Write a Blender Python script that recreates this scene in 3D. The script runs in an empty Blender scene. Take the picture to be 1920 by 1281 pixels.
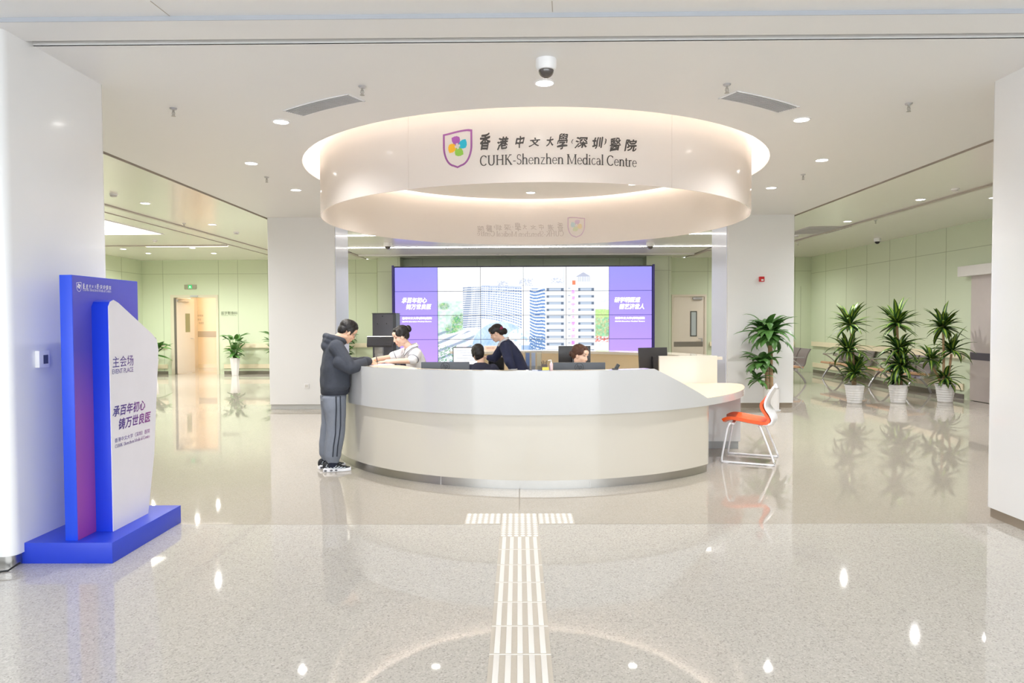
import bpy, bmesh, math, random
import numpy as np
from mathutils import Vector, Matrix, noise, Euler
PI = math.pi; rad = math.radians
scene = bpy.context.scene
COL = scene.collection
random.seed(7)

# ------------------------------------------------------------------ camera, world, exposure
FPX, PITCH, YAW, ROLL, EYE = 1311.2, 0.0301, 0.0097, -0.0044, 1.6
def cam_axes():
    f = Vector((-math.sin(YAW)*math.cos(PITCH), math.cos(YAW)*math.cos(PITCH), -math.sin(PITCH)))
    r0 = Vector((math.cos(YAW), math.sin(YAW), 0)); u0 = r0.cross(f)
    return r0*math.cos(ROLL)+u0*math.sin(ROLL), -r0*math.sin(ROLL)+u0*math.cos(ROLL), f
RV, UV, FV = cam_axes()
cd = bpy.data.cameras.new('camera'); cam = bpy.data.objects.new('camera', cd); COL.objects.link(cam)
cd.sensor_width = 36; cd.lens = FPX*36/1920; cd.clip_end = 200
cam.matrix_world = Matrix((( RV.x, UV.x, -FV.x, 0), (RV.y, UV.y, -FV.y, 0), (RV.z, UV.z, -FV.z, EYE), (0,0,0,1)))
scene.camera = cam
w = bpy.data.worlds.new('daylight'); scene.world = w; w.use_nodes = True
bgn = w.node_tree.nodes['Background']; bgn.inputs[0].default_value = (0.9, 0.955, 1.0, 1); bgn.inputs[1].default_value = 3.7
vs = scene.view_settings
vs.view_transform = 'Standard'; vs.look = 'None'; vs.gamma = 1; vs.exposure = 0.45; vs.use_curve_mapping = False
scene.cycles.max_bounces = 10; scene.cycles.diffuse_bounces = 6; scene.cycles.glossy_bounces = 4
scene.cycles.sample_clamp_indirect = 6; scene.cycles.use_denoising = True; scene.cycles.caustics_reflective = False
LAMPW = 175.0    # watts of a downlight
CZ = 3.477       # ceiling height
CX, CY = 0.2, 9.06   # centre of desk and ring

# measured picture points turned into places on known planes
def ray(x, y): return FV*FPX + RV*(x-960) + UV*(640.5-y)
def hit_z(x, y, z):
    d = ray(x, y); return Vector((0,0,EYE)) + d*((z-EYE)/d.z)
def hit_y(x, y, Y):
    d = ray(x, y); return Vector((0,0,EYE)) + d*(Y/d.y)
def hit_x(x, y, X):
    d = ray(x, y); return Vector((0,0,EYE)) + d*(X/d.x)
def hit_cyl(x, y, R, far=False):
    d = ray(x, y); a = d.x**2+d.y**2; b = -2*(d.x*CX+d.y*CY); c = CX**2+CY**2-R*R
    q = math.sqrt(max(b*b-4*a*c, 0)); t = (-b+(q if far else -q))/(2*a)
    return Vector((0,0,EYE))+d*t

# ------------------------------------------------------------------ materials
def lin(c):
    c = c/255; return c/12.92 if c <= .04045 else ((c+.055)/1.055)**2.4
def rgb(r, g, b): return (lin(r), lin(g), lin(b), 1)
MATS = {}
def mat(name, col, rough=.5, metal=0, coat=0, emit=0, ecol=None, vary=.03, scale=6, bump=0, bscale=40, spec=.5, sub=0, trans=0, alpha=1):
    if name in MATS: return MATS[name]
    m = bpy.data.materials.new(name); m.use_nodes = True; nt = m.node_tree; N = nt.nodes; L = nt.links
    p = N['Principled BSDF']; c = rgb(*col)
    p.inputs['Roughness'].default_value = rough; p.inputs['Metallic'].default_value = metal
    p.inputs['Coat Weight'].default_value = coat; p.inputs['Coat Roughness'].default_value = .08
    p.inputs['Specular IOR Level'].default_value = spec
    p.inputs['Transmission Weight'].default_value = trans; p.inputs['Alpha'].default_value = alpha
    if emit:
        p.inputs['Emission Color'].default_value = rgb(*(ecol or col)); p.inputs['Emission Strength'].default_value = emit
    tc = N.new('ShaderNodeTexCoord')
    if vary:
        nz = N.new('ShaderNodeTexNoise'); nz.inputs['Scale'].default_value = scale; nz.inputs['Detail'].default_value = 4
        L.new(tc.outputs['Object'], nz.inputs['Vector'])
        mx = N.new('ShaderNodeMix'); mx.data_type = 'RGBA'
        mx.inputs[6].default_value = tuple(max(0, v*(1-vary)) for v in c[:3])+(1,)
        mx.inputs[7].default_value = tuple(min(1, v*(1+vary)) for v in c[:3])+(1,)
        L.new(nz.outputs['Fac'], mx.inputs[0]); L.new(mx.outputs[2], p.inputs['Base Color'])
    else: p.inputs['Base Color'].default_value = c
    if bump:
        nb = N.new('ShaderNodeTexNoise'); nb.inputs['Scale'].default_value = bscale; nb.inputs['Detail'].default_value = 5
        L.new(tc.outputs['Object'], nb.inputs['Vector'])
        bp = N.new('ShaderNodeBump'); bp.inputs['Strength'].default_value = bump; bp.inputs['Distance'].default_value = .01
        L.new(nb.outputs['Fac'], bp.inputs['Height']); L.new(bp.outputs['Normal'], p.inputs['Normal'])
    MATS[name] = m; return m
def gradient_mat(name, stops, axis, lo, hi, rough=.4):
    """printed colour gradient along one axis of the object"""
    m = bpy.data.materials.new(name); m.use_nodes = True; N = m.node_tree.nodes; L = m.node_tree.links
    p = N['Principled BSDF']; p.inputs['Roughness'].default_value = rough
    tc = N.new('ShaderNodeTexCoord'); sx = N.new('ShaderNodeSeparateXYZ'); mr = N.new('ShaderNodeMapRange'); cr = N.new('ShaderNodeValToRGB')
    L.new(tc.outputs['Object'], sx.inputs[0]); L.new(sx.outputs[axis], mr.inputs[0])
    mr.inputs[1].default_value = lo; mr.inputs[2].default_value = hi
    L.new(mr.outputs[0], cr.inputs[0]); L.new(cr.outputs[0], p.inputs['Base Color'])
    e = cr.color_ramp.elements
    while len(e) < len(stops): e.new(.5)
    for el, (pos, c) in zip(e, stops): el.position = pos; el.color = rgb(*c)
    MATS[name] = m; return m

WHITE = mat('white_panel', (236,237,239), .22, coat=.3, vary=.012, scale=1.5)
GLOSSW = mat('white_gloss', (201,201,201), .12, coat=.6, vary=.008, scale=2)
CEIL = mat('ceiling_paint', (230,230,230), .45, vary=.012, scale=.8)
CEILG = mat('ceiling_panel_gloss', (229,226,220), .2, coat=.2, vary=.01, scale=.8)
GAP = mat('shadow_gap', (186,178,170), .7)
GREEN = mat('sage_panel', (208,218,191), .35, coat=.15, vary=.015, scale=1)
GREENL = mat('sage_joint', (172,182,154), .6)
STEEL = mat('brushed_steel', (182,180,176), .28, metal=1, vary=.04, scale=20)
STEELD = mat('taupe_steel', (150,144,136), .35, metal=.85, vary=.04)
CREAM = mat('cream_panel', (209,203,191), .18, coat=.5, vary=.012, scale=2)
CREAMT = mat('cream_top', (240,224,196), .2, coat=.4, vary=.02)
ALUM = mat('satin_aluminium', (196,196,200), .3, metal=.8)
DARK = mat('charcoal_plastic', (58,60,66), .4)
BLACK = mat('black_plastic', (22,22,25), .35)
GREYP = mat('grey_plastic', (84,88,95), .4)
WPLAS = mat('white_plastic', (238,238,240), .3)
BEIGE = mat('beige_laminate', (226,212,192), .35, vary=.02)
DOORP = mat('door_cream', (224,214,200), .35, vary=.015)
SKIN = mat('skin', (232,188,160), .5, vary=.03, scale=15)
SKINF = mat('skin_fair', (243,205,183), .48, vary=.025, scale=15)
LIPS = mat('lips', (206,132,122), .4)
HAIRB = mat('black_hair', (27,22,22), .42, bump=.35, bscale=140, vary=.3, scale=60)
HAIRR = mat('brown_hair', (84,52,40), .42, bump=.35, bscale=140, vary=.3, scale=60)
LENS = mat('lamp_lens', (255,246,232), .5, emit=14, ecol=(255,252,246), vary=0)
COVE = mat('cove_led', (255,236,205), .5, emit=27, ecol=(255,244,230), vary=0)
LINE = mat('linear_led', (255,255,255), .5, emit=20, ecol=(255,248,240), vary=0)
GLASS = mat('clear_acrylic', (245,248,250), .05, trans=.9, vary=0)

def floor_mat():
    m = bpy.data.materials.new('terrazzo_floor'); m.use_nodes = True; N = m.node_tree.nodes; L = m.node_tree.links
    p = N['Principled BSDF']; tc = N.new('ShaderNodeTexCoord')
    v = N.new('ShaderNodeTexVoronoi'); v.inputs['Scale'].default_value = 130; L.new(tc.outputs['Object'], v.inputs['Vector'])
    cr = N.new('ShaderNodeValToRGB'); L.new(v.outputs['Color'], cr.inputs[0])
    e = cr.color_ramp.elements
    e[0].position = .1; e[0].color = rgb(166,162,156); e[1].position = .9; e[1].color = rgb(206,202,196)
    x = e.new(.35); x.color = rgb(190,186,179); x = e.new(.7); x.color = rgb(194,190,183)
    n = N.new('ShaderNodeTexNoise'); n.inputs['Scale'].default_value = .7; n.inputs['Detail'].default_value = 5; L.new(tc.outputs['Object'], n.inputs['Vector'])
    mx = N.new('ShaderNodeMix'); mx.data_type = 'RGBA'; mx.blend_type = 'MULTIPLY'; mx.inputs[0].default_value = .35
    c2 = N.new('ShaderNodeValToRGB'); c2.color_ramp.elements[0].color = (.82,.81,.80,1); c2.color_ramp.elements[1].color = (1,1,1,1)
    L.new(n.outputs['Fac'], c2.inputs[0]); L.new(cr.outputs[0], mx.inputs[6]); L.new(c2.outputs[0], mx.inputs[7])
    # floor past the joint: tan tint, its colour darkened to dim the hall light
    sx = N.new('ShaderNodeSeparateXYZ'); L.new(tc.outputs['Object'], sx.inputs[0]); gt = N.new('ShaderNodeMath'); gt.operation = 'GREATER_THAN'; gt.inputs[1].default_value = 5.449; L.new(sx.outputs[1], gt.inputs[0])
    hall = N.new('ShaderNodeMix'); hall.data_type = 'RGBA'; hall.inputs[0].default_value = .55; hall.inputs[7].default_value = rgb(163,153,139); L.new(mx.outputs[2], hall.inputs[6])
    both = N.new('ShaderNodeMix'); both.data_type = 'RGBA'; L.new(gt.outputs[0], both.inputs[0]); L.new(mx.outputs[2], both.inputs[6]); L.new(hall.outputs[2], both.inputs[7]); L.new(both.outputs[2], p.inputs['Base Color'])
    r = N.new('ShaderNodeMapRange'); r.inputs[3].default_value = .015; r.inputs[4].default_value = .055
    L.new(n.outputs['Fac'], r.inputs[0]); L.new(r.outputs[0], p.inputs['Roughness'])
    n2 = N.new('ShaderNodeTexNoise'); n2.inputs['Scale'].default_value = 2.2; L.new(tc.outputs['Object'], n2.inputs['Vector'])
    b = N.new('ShaderNodeBump'); b.inputs['Strength'].default_value = .015; b.inputs['Distance'].default_value = .02
    L.new(n2.outputs['Fac'], b.inputs['Height']); L.new(b.outputs['Normal'], p.inputs['Normal'])
    p.inputs['Specular IOR Level'].default_value = .5
    return m
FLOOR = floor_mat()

# ------------------------------------------------------------------ mesh helpers
def new(): return bmesh.new()
def box(bm, x0, x1, y0, y1, z0, z1, m=0, M=None):
    vs_ = [Vector((x, y, z)) for z in (z0, z1) for y in (y0, y1) for x in (x0, x1)]
    if M: vs_ = [M @ v for v in vs_]
    v = [bm.verts.new(p) for p in vs_]
    for f in ((0,2,3,1), (4,5,7,6), (0,1,5,4), (2,6,7,3), (0,4,6,2), (1,3,7,5)):
        bm.faces.new([v[i] for i in f]).material_index = m
def ring_loft(bm, rings, close=True, caps=True, m=0):
    R = [[bm.verts.new(p) for p in r] for r in rings]; n = len(R[0])
    for a, b in zip(R, R[1:]):
        for i in range(n if close else n-1):
            j = (i+1) % n; bm.faces.new((a[i], a[j], b[j], b[i])).material_index = m
    if caps and close:
        bm.faces.new(R[0][::-1]).material_index = m; bm.faces.new(R[-1]).material_index = m
def frame(d, ref=None):
    d = d.normalized(); ref = ref or (Vector((0,0,1)) if abs(d.z) < .95 else Vector((0,1,0)))
    x = ref.cross(d)
    if x.length < 1e-4: x = Vector((1,0,0)).cross(d)
    x.normalize(); return x, d.cross(x)
def tube(bm, pts, r, seg=10, m=0, flat=1.0, ref=None):
    pts = [Vector(p) for p in pts]; rings = []
    rr = r if isinstance(r, (list, tuple)) else [r]*len(pts)
    for i, p in enumerate(pts):
        d = (pts[min(i+1, len(pts)-1)]-pts[max(i-1, 0)]); x, y = frame(d, ref)
        rings.append([p + x*(math.cos(2*PI*k/seg)*rr[i]) + y*(math.sin(2*PI*k/seg)*rr[i]*flat) for k in range(seg)])
    ring_loft(bm, rings, m=m)
def lathe(bm, prof, c=(0,0,0), seg=32, m=0, M=None, caps=True):
    rings = []
    for r, z in prof:
        q = [Vector((c[0]+r*math.cos(2*PI*k/seg), c[1]+r*math.sin(2*PI*k/seg), c[2]+z)) for k in range(seg)]
        rings.append([M @ v for v in q] if M else q)
    ring_loft(bm, rings, m=m, caps=caps)
def ell(bm, c, r, M=None, seg=20, rings=12, m=0):
    T = (M or Matrix()) @ Matrix.Translation(c) @ Matrix.Diagonal((r[0], r[1], r[2], 1))
    g = bmesh.ops.create_uvsphere(bm, u_segments=seg, v_segments=rings, radius=1, matrix=T)
    for v in g['verts']:
        for f in v.link_faces: f.material_index = m
def cap(bm, a, b, ra, rb, seg=14, M=None):
    """a tapered limb segment with round ends"""
    a = Vector(a); b = Vector(b)
    if M: a = M @ a; b = M @ b
    d = (b-a); L = d.length; d.normalize(); x, y = frame(d); rings = []
    for k in range(1, 5):
        t = k*PI/10; rings.append((a-d*ra*math.cos(t), ra*math.sin(t)))
    rings.append((a, ra)); rings.append((b, rb))
    for k in range(1, 5):
        t = PI/2-k*PI/10; rings.append((b+d*rb*math.cos(t), rb*math.sin(t)))
    ring_loft(bm, [[p+x*(math.cos(2*PI*i/seg)*r)+y*(math.sin(2*PI*i/seg)*r) for i in range(seg)] for p, r in rings])
def loft(bm, rings, M=None, seg=24, m=0, pw=2.0):
    """rings: (centre, rx, ry, forward lean in degrees)"""
    out = []
    for c, rx, ry, lean in rings:
        R = Matrix.Rotation(-rad(lean), 3, 'X'); q = []
        for k in range(seg):
            a = 2*PI*k/seg; ca, sa = math.cos(a), math.sin(a)
            v = Vector((math.copysign(abs(ca)**(2/pw), ca)*rx, math.copysign(abs(sa)**(2/pw), sa)*ry, 0))
            v = Vector(c)+R @ v; q.append(M @ v if M else v)
        out.append(q)
    ring_loft(bm, out, m=m)
def prism(bm, poly, T, depth, m=0):
    """poly of 2D points, T maps (x, y, depth) to the place"""
    a = [bm.verts.new(T @ Vector((x, y, 0))) for x, y in poly]; b = [bm.verts.new(T @ Vector((x, y, depth))) for x, y in poly]
    n = len(poly); bm.faces.new(a[::-1]).material_index = m; bm.faces.new(b).material_index = m
    for i in range(n): bm.faces.new((a[i], a[(i+1) % n], b[(i+1) % n], b[i])).material_index = m
def arc_slab(bm, r0, r1, z0, z1, a0, a1, n=64, c=(CX, CY), m=0):
    """part of a ring: rectangle section swept from angle a0 to a1 (degrees)"""
    rings = []
    for k in range(n+1):
        a = rad(a0+(a1-a0)*k/n); ca, sa = math.cos(a), math.sin(a)
        rings.append([Vector((c[0]+r*ca, c[1]+r*sa, z)) for r, z in ((r0,z0), (r1,z0), (r1,z1), (r0,z1))])
    if abs(a1-a0) >= 359.9:
        ring_loft(bm, rings, caps=False, m=m); bmesh.ops.remove_doubles(bm, verts=bm.verts, dist=1e-5)
    else: ring_loft(bm, rings, m=m)
def link(name, me, mats, parent=None):
    o = bpy.data.objects.new(name, me); COL.objects.link(o)
    for m in (mats if isinstance(mats, (list, tuple)) else [mats]): me.materials.append(m)
    if parent: o.parent = parent; o.matrix_parent_inverse = Matrix.Translation(-parent.location) if not parent.rotation_euler.z else parent_inv(parent)
    return o
def parent_inv(p): return (Matrix.Translation(p.location) @ p.rotation_euler.to_matrix().to_4x4()).inverted()
def obj(name, bm, mats, parent=None, smooth=35, bevel=0):
    bmesh.ops.recalc_face_normals(bm, faces=bm.faces)
    if bevel:
        es = [e for e in bm.edges if len(e.link_faces) == 2 and e.calc_face_angle(0) > .6]
        bmesh.ops.bevel(bm, geom=es, offset=bevel, segments=2, profile=.6, affect='EDGES', clamp_overlap=True)
    me = bpy.data.meshes.new(name); bm.to_mesh(me); bm.free()
    if smooth:
        me.polygons.foreach_set('use_smooth', [True]*len(me.polygons))
        if smooth < 180: me.set_sharp_from_angle(angle=rad(smooth))
    return link(name, me, mats, parent)
def fused(name, bm, mats, parent=None, voxel=.006, smooth=4, wr=0, wscale=12, seed=0, wz=1.0):
    """overlapping limbs and lumps grown together into one continuous skin; wr = depth of folds"""
    bmesh.ops.recalc_face_normals(bm, faces=bm.faces)
    me = bpy.data.meshes.new('tmp'); bm.to_mesh(me); bm.free()
    t = bpy.data.objects.new('tmp', me); COL.objects.link(t)
    r = t.modifiers.new('r', 'REMESH'); r.mode = 'VOXEL'; r.voxel_size = voxel
    if smooth:
        s = t.modifiers.new('s', 'SMOOTH'); s.factor = .5; s.iterations = smooth
    dg = bpy.context.evaluated_depsgraph_get(); out = bpy.data.meshes.new_from_object(t.evaluated_get(dg))
    bpy.data.objects.remove(t); bpy.data.meshes.remove(me)
    if wr:
        n = len(out.vertices); co = np.empty(n*3, 'f'); no = np.empty(n*3, 'f')
        out.vertices.foreach_get('co', co); out.vertex_normals.foreach_get('vector', no)
        co = co.reshape(-1, 3); no = no.reshape(-1, 3)
        d = np.array([noise.noise((c[0]*wscale+seed, c[1]*wscale, c[2]*wscale*wz)) + .5*noise.noise((c[0]*wscale*2.3, c[1]*wscale*2.3+seed, c[2]*wscale*2.3*wz)) for c in co])
        out.vertices.foreach_set('co', (co+no*(d*wr)[:, None]).astype('f').ravel())
    out.name = name; out.materials.clear(); out.polygons.foreach_set('use_smooth', [True]*len(out.polygons))
    out.polygons.foreach_set('material_index', [0]*len(out.polygons))
    return link(name, out, mats, parent)
def tag(o, label, cat, group=None):
    o['label'] = label; o['category'] = cat
    if group: o['group'] = group
    return o
def thing(name, label, cat, loc=(0,0,0), rz=0, group=None):
    o = bpy.data.objects.new(name, None); COL.objects.link(o); o.empty_display_size = .1
    o.location = loc; o.rotation_euler = (0, 0, rz)
    return tag(o, label, cat, group)
def struct(name, bm, mats, smooth=35, parent=None):
    o = obj(name, bm, mats, parent, smooth); o['kind'] = 'structure'; return o
def copy_tree(o, parent=None):
    c = o.copy(); COL.objects.link(c)
    if parent: c.parent = parent
    for ch in list(o.children): copy_tree(ch, c)
    return c
def at_frame(x, y, z, facing):
    """local +Y looks along the compass angle «facing» (degrees from +X)"""
    return Matrix.Translation((x, y, z)) @ Matrix.Rotation(rad(facing-90), 4, 'Z')

# ------------------------------------------------------------------ lettering
def glyphs(s, shear=0, bold=0, spacing=1.0):
    c = bpy.data.curves.new('t', 'FONT'); c.body = s; c.shear = shear; c.offset = bold; c.space_character = spacing; c.resolution_u = 3
    o = bpy.data.objects.new('t', c); COL.objects.link(o); bpy.context.view_layer.update()
    me = o.to_mesh(); V = [v.co.copy() for v in me.vertices]; F = [tuple(p.vertices) for p in me.polygons]
    o.to_mesh_clear(); bpy.data.objects.remove(o); bpy.data.curves.remove(c); return V, F
def fit(V, w_, h_):
    x0 = min(v.x for v in V); x1 = max(v.x for v in V); y0 = min(v.y for v in V); y1 = max(v.y for v in V)
    return [Vector(((v.x-x0)/(x1-x0)*w_, (v.y-y0)/(y1-y0)*h_, v.z)) for v in V]
def fat(V, F, d):
    """heavier strokes: the same letters set over one another a hair apart"""
    n = len(V); VV, FF = [], []
    for k, (a, b) in enumerate(((0,0), (d,0), (-d,0), (0,d), (0,-d))):
        VV += [Vector((v.x+a, v.y+b, -.00015*k)) for v in V]; FF += [tuple(i+k*n for i in f) for f in F]
    return VV, FF
def put(bm, V, F, place, m=0):
    vv = [bm.verts.new(place(v)) for v in V]
    for f in F:
        try: bm.faces.new([vv[i] for i in f]).material_index = m
        except ValueError: pass
def flat(o, ux, uy): # place letters on a plane: origin, right, up
    o, ux, uy = Vector(o), Vector(ux), Vector(uy); return lambda v: o+ux*v.x+uy*v.y+ux.cross(uy)*v.z
def lettering(name, s, w_, h_, place, m, parent, shear=0, bold=0, spacing=1.0):
    V, F = glyphs(s, shear, 0, spacing)
    if bold: V, F = fat(V, F, bold)
    bm = new(); put(bm, fit(V, w_, h_), F, place)
    me = bpy.data.meshes.new(name); bm.to_mesh(me); bm.free(); return link(name, me, m, parent)

def serif_text(s):
    """old-style roman letters drawn from stems, bowls and serifs; em height 1, cap height .7"""
    V, F = [], []
    def poly(p): n = len(V); V.extend(Vector((a, b, 0)) for a, b in p); F.append(tuple(range(n, n+len(p))))
    def strip(L_, R_):
        for i in range(len(L_)-1): poly([L_[i], R_[i], R_[i+1], L_[i+1]])
    T, t, X, C = .115, .055, .46, .69
    def stem(x, y0, y1, s0=1, s1=1, half=False):
        poly([(x-T/2,y0),(x+T/2,y0),(x+T/2,y1),(x-T/2,y1)])
        if s0: poly([(x-.105,y0),(x+.105,y0),(x+.095,y0+t*.8),(x-.095,y0+t*.8)])
        if s1: poly([(x-.105,y1-t*.9),(x+(T/2 if half else .105),y1-t*.9),(x+(T/2 if half else .105),y1),(x-.095,y1)])
    def line(x0, y0, x1, y1, w_):
        d = Vector((x1-x0, y1-y0)).normalized(); n = Vector((-d.y, d.x))*w_/2
        poly([(x0-n.x,y0-n.y),(x1-n.x,y1-n.y),(x1+n.x,y1+n.y),(x0+n.x,y0+n.y)])
    def arc(cx, cy, rx, ry, a0, a1, thick=T, thin=t, n=18):
        L_, R_ = [], []
        for k in range(n+1):
            a = rad(a0+(a1-a0)*k/n); w_ = thin+(thick-thin)*abs(math.cos(a))**1.3
            ca, sa = math.cos(a), math.sin(a); L_.append((cx+(rx-w_/2)*ca, cy+(ry-w_/2)*sa)); R_.append((cx+(rx+w_/2)*ca, cy+(ry+w_/2)*sa))
        strip(L_, R_)
    x = 0.0
    for ch in s:
        n0 = len(V)
        if ch == 'C': arc(.36,.345,.30,.335,42,318); line(.585,.52,.585,.66,.03); w_ = .68
        elif ch == 'U': stem(.14,.2,C,0,1); stem(.60,.2,C,0,1); arc(.37,.24,.23,.235,180,360,T,.05); w_ = .76
        elif ch == 'H': stem(.14,0,C); stem(.62,0,C); line(.14,.36,.62,.36,t); w_ = .78
        elif ch == 'K': stem(.14,0,C); line(.17,.33,.52,C-.02,.05); line(.26,.42,.6,.02,T); line(.42,C-.015,.64,C-.015,t); line(.5,.015,.7,.015,t); w_ = .72
        elif ch == '-': line(.05,.24,.28,.24,.06); w_ = .33
        elif ch == 'S': arc(.25,.51,.155,.165,30,270,.07,.05); arc(.25,.18,.17,.165,90,-150,.08,.05); line(.385,.53,.385,.66,.03); line(.08,.04,.08,.17,.03); w_ = .48
        elif ch == 'h': stem(.12,0,C+.05,1,0); stem(.44,0,.3,1,0); arc(.285,.3,.155,.145,0,160,T,.05); w_ = .57
        elif ch == 'n': stem(.12,0,X,1,0); stem(.44,0,.3,1,0); arc(.285,.3,.155,.145,0,160,T,.05); line(.02,X-.03,.12,X-.015,.03); w_ = .57
        elif ch == 'e': arc(.25,.23,.185,.215,0,325,.075,.035); line(.1,.255,.44,.255,.035); w_ = .48
        elif ch == 'z': line(.06,X-.02,.42,X-.02,.045); line(.06,.02,.43,.02,.05); line(.38,X-.02,.09,.03,.065); w_ = .47
        elif ch == 'M': stem(.12,0,C,1,1); stem(.78,0,C,1,1); line(.14,C-.02,.45,.04,.07); line(.45,.04,.76,C-.02,.045); w_ = .91
        elif ch == 'd': stem(.42,0,C+.05,0,0); arc(.25,.23,.18,.215,20,340); line(.42,.015,.52,.03,.035); line(.33,C+.03,.42,C+.04,.03); w_ = .54
        elif ch == 'i': stem(.12,0,X,1,0); arc(.12,.62,.025,.025,0,360,.05,.05); line(.03,X-.03,.12,X-.015,.03); w_ = .26
        elif ch == 'c': arc(.25,.23,.18,.215,48,325,.075,.04); w_ = .45
        elif ch == 'a': stem(.36,.02,.32,0,0); arc(.215,.3,.145,.145,0,150,.08,.045); arc(.215,.135,.145,.125,60,350,.07,.04); line(.36,.02,.47,.03,.035); w_ = .48
        elif ch == 'l': stem(.12,0,C+.05,1,0); line(.03,C+.03,.12,C+.04,.03); w_ = .26
        elif ch == 't': stem(.14,.08,.58,0,0); line(.02,X-.02,.3,X-.02,.04); arc(.24,.11,.1,.1,180,320,T,.04); w_ = .34
        elif ch == 'r': stem(.12,0,X,1,0); arc(.27,.32,.15,.12,60,170,.06,.06); line(.02,X-.03,.12,X-.015,.03); w_ = .38
        else: w_ = .26
        for v in V[n0:]: v.x += x
        x += w_
    return V, F
SHIELD = [(-.5,.42)] + [(-.5+k/8, .42+.09*math.sin(PI*(k/8)**1.3*.62)) for k in range(1, 8)] + [(.5,.49)] + \
         [(.5*math.cos(rad(t))**.75, .02-.6*math.sin(rad(t))**1.15) for t in range(0, 90, 9)] + [(0,-.62)] + \
         [(-.5*math.cos(rad(t))**.75, .02-.6*math.sin(rad(t))**1.15) for t in range(81, -1, -9)]
def emblem(bm, place, w_, h_, cols):
    """shield outline with four petals round a cross; cols = material numbers (outline, petals...)"""
    P = [(x*w_, y*h_/1.12) for x, y in SHIELD]; Q = [(x*.87, y*.9-.005*h_) for x, y in P]; n = len(P)
    for i in range(n):
        j = (i+1) % n
        bm.faces.new([bm.verts.new(place(Vector((a, b, 0)))) for a, b in (P[i], P[j], Q[j], Q[i])]).material_index = cols[0]
    for k, ang in enumerate((105, 15, -75, -165)):
        pts = []
        u = .185*w_*1.2
        shape = [(.12,.18),(.12,-.02),(.3,-.02),(.3,-.3),(.6,-.42),(.95,-.38),(1.28,-.1),(1.3,.5),(1.05,.62),(.55,.78),(.3,.62)]
        shape = [(.18,-.16),(.42,-.5),(.8,-.62),(1.15,-.62),(1.4,-.3),(1.48,.1),(1.42,.55),(.95,.62),(.5,.5),(.18,.16),(.42,.16),(.42,-.16)]
        a = rad(ang)
        for px, py in shape:
            X, Y = px*math.cos(a)-py*math.sin(a), px*math.sin(a)+py*math.cos(a); pts.append((X*u, Y*u+.03*h_))
        bm.faces.new([bm.verts.new(place(Vector((x, y, 0)))) for x, y in pts]).material_index = cols[1+k]

# ================================================================== THE SETTING
XL, XR, YB, YF = -11.5, 8.86, 21.3, -3.5
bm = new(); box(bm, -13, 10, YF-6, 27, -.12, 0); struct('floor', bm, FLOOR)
JOINT = mat('floor_joint', (150,142,132), .5)
bm = new(); box(bm, -11.4, 8.8, 5.444, 5.453, 0, .0006); box(bm, -.004, .004, 5.87, 6.6, 0, .0006); struct('trim_1', bm, JOINT)

# ceilings: flat fields with shadow gaps, a round cove, an unseen light-blocking slab
RC, RR = 2.853, 2.653
bm = new()
gL, gR = -4.62, 5.05          # side shadow gaps
def field(x0, x1, y0, y1, z=CZ, m=0): bm.faces.new([bm.verts.new(p) for p in ((x0,y0,z), (x0,y1,z), (x1,y1,z), (x1,y0,z))]).material_index = m
def hole_field(x0, x1, y0, y1, R):
    angs = sorted([2*PI*k/96 for k in range(96)] + [math.atan2(y-CY, x-CX) % (2*PI) for x in (x0, x1) for y in (y0, y1)])
    A, B = [], []
    for a in angs:
        c, s = math.cos(a), math.sin(a)
        t = min(((x1-CX)/c if c > 1e-9 else (x0-CX)/c if c < -1e-9 else 1e9), ((y1-CY)/s if s > 1e-9 else (y0-CY)/s if s < -1e-9 else 1e9))
        A.append(bm.verts.new((CX+R*c, CY+R*s, CZ))); B.append(bm.verts.new((CX+t*c, CY+t*s, CZ)))
    n = len(angs)
    for i in range(n): bm.faces.new((A[i], A[(i+1) % n], B[(i+1) % n], B[i]))
hole_field(gL+.07, gR-.07, 4.765, 13.7, RC)
field(gL+.07, gR-.07, 13.7, YB, m=3)
field(XL, gL, 4.765, YB, m=3); field(gR, XR, 4.765, YB, m=3)
# shadow gap bottoms and sides
for g in (gL, gR-.07):
    box(bm, g-.001, g+.071, 4.76, YB, CZ+.03, CZ+.04, 1)
    for xx in (g, g+.07): box(bm, xx-.001, xx+.001, 4.76, YB, CZ, CZ+.1, 1)
# entrance band between two steps, and the higher porch ceiling in front
box(bm, -7, 7, 4.40, 4.69, CZ, CZ+.06); box(bm, -7, 7, YF-.5, 4.40, CZ+.028, CZ+.06); box(bm, -7, 7, 4.394, 4.40, CZ+.0, CZ+.03, 2)
box(bm, XL, XR, 4.765, 4.78, CZ, CZ+.16); box(bm, -7, 7, 4.69, 4.765, CZ+.11, CZ+.13, 1); box(bm, -7, 7, 4.675, 4.69, CZ+.05, CZ+.13, 1)
# cove recess round the ring
arc_slab(bm, RC+.0005, RC+.02, CZ+.003, 3.80, 0, 360, 96)
lathe(bm, [(RC+.02, 3.80), (RC+.02, 3.82)], (CX, CY, 0), 96); lathe(bm, [(2.54, 3.64), (2.55, 3.64), (2.55, 3.60), (0.01, 3.60)], (CX, CY, 0), 96, caps=False); lathe(bm, [(2.54, 3.64), (.01, 3.64)], (CX, CY, 0), 96, caps=False)
struct('ceiling', bm, [CEIL, GAP, mat('step_edge', (176,180,188), .5), CEILG], smooth=25)  # step edge: shade put into its grey to tame the daylit face
bm = new(); box(bm, XL-.3, XR+.3, 4.5, 27, 3.9, 4.05); box(bm, -7, 7, YF-.5, 4.5, 3.9, 4.05); struct('ceiling_light_block', bm, CEIL)  # unseen slab added above the ceiling to block light
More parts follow.
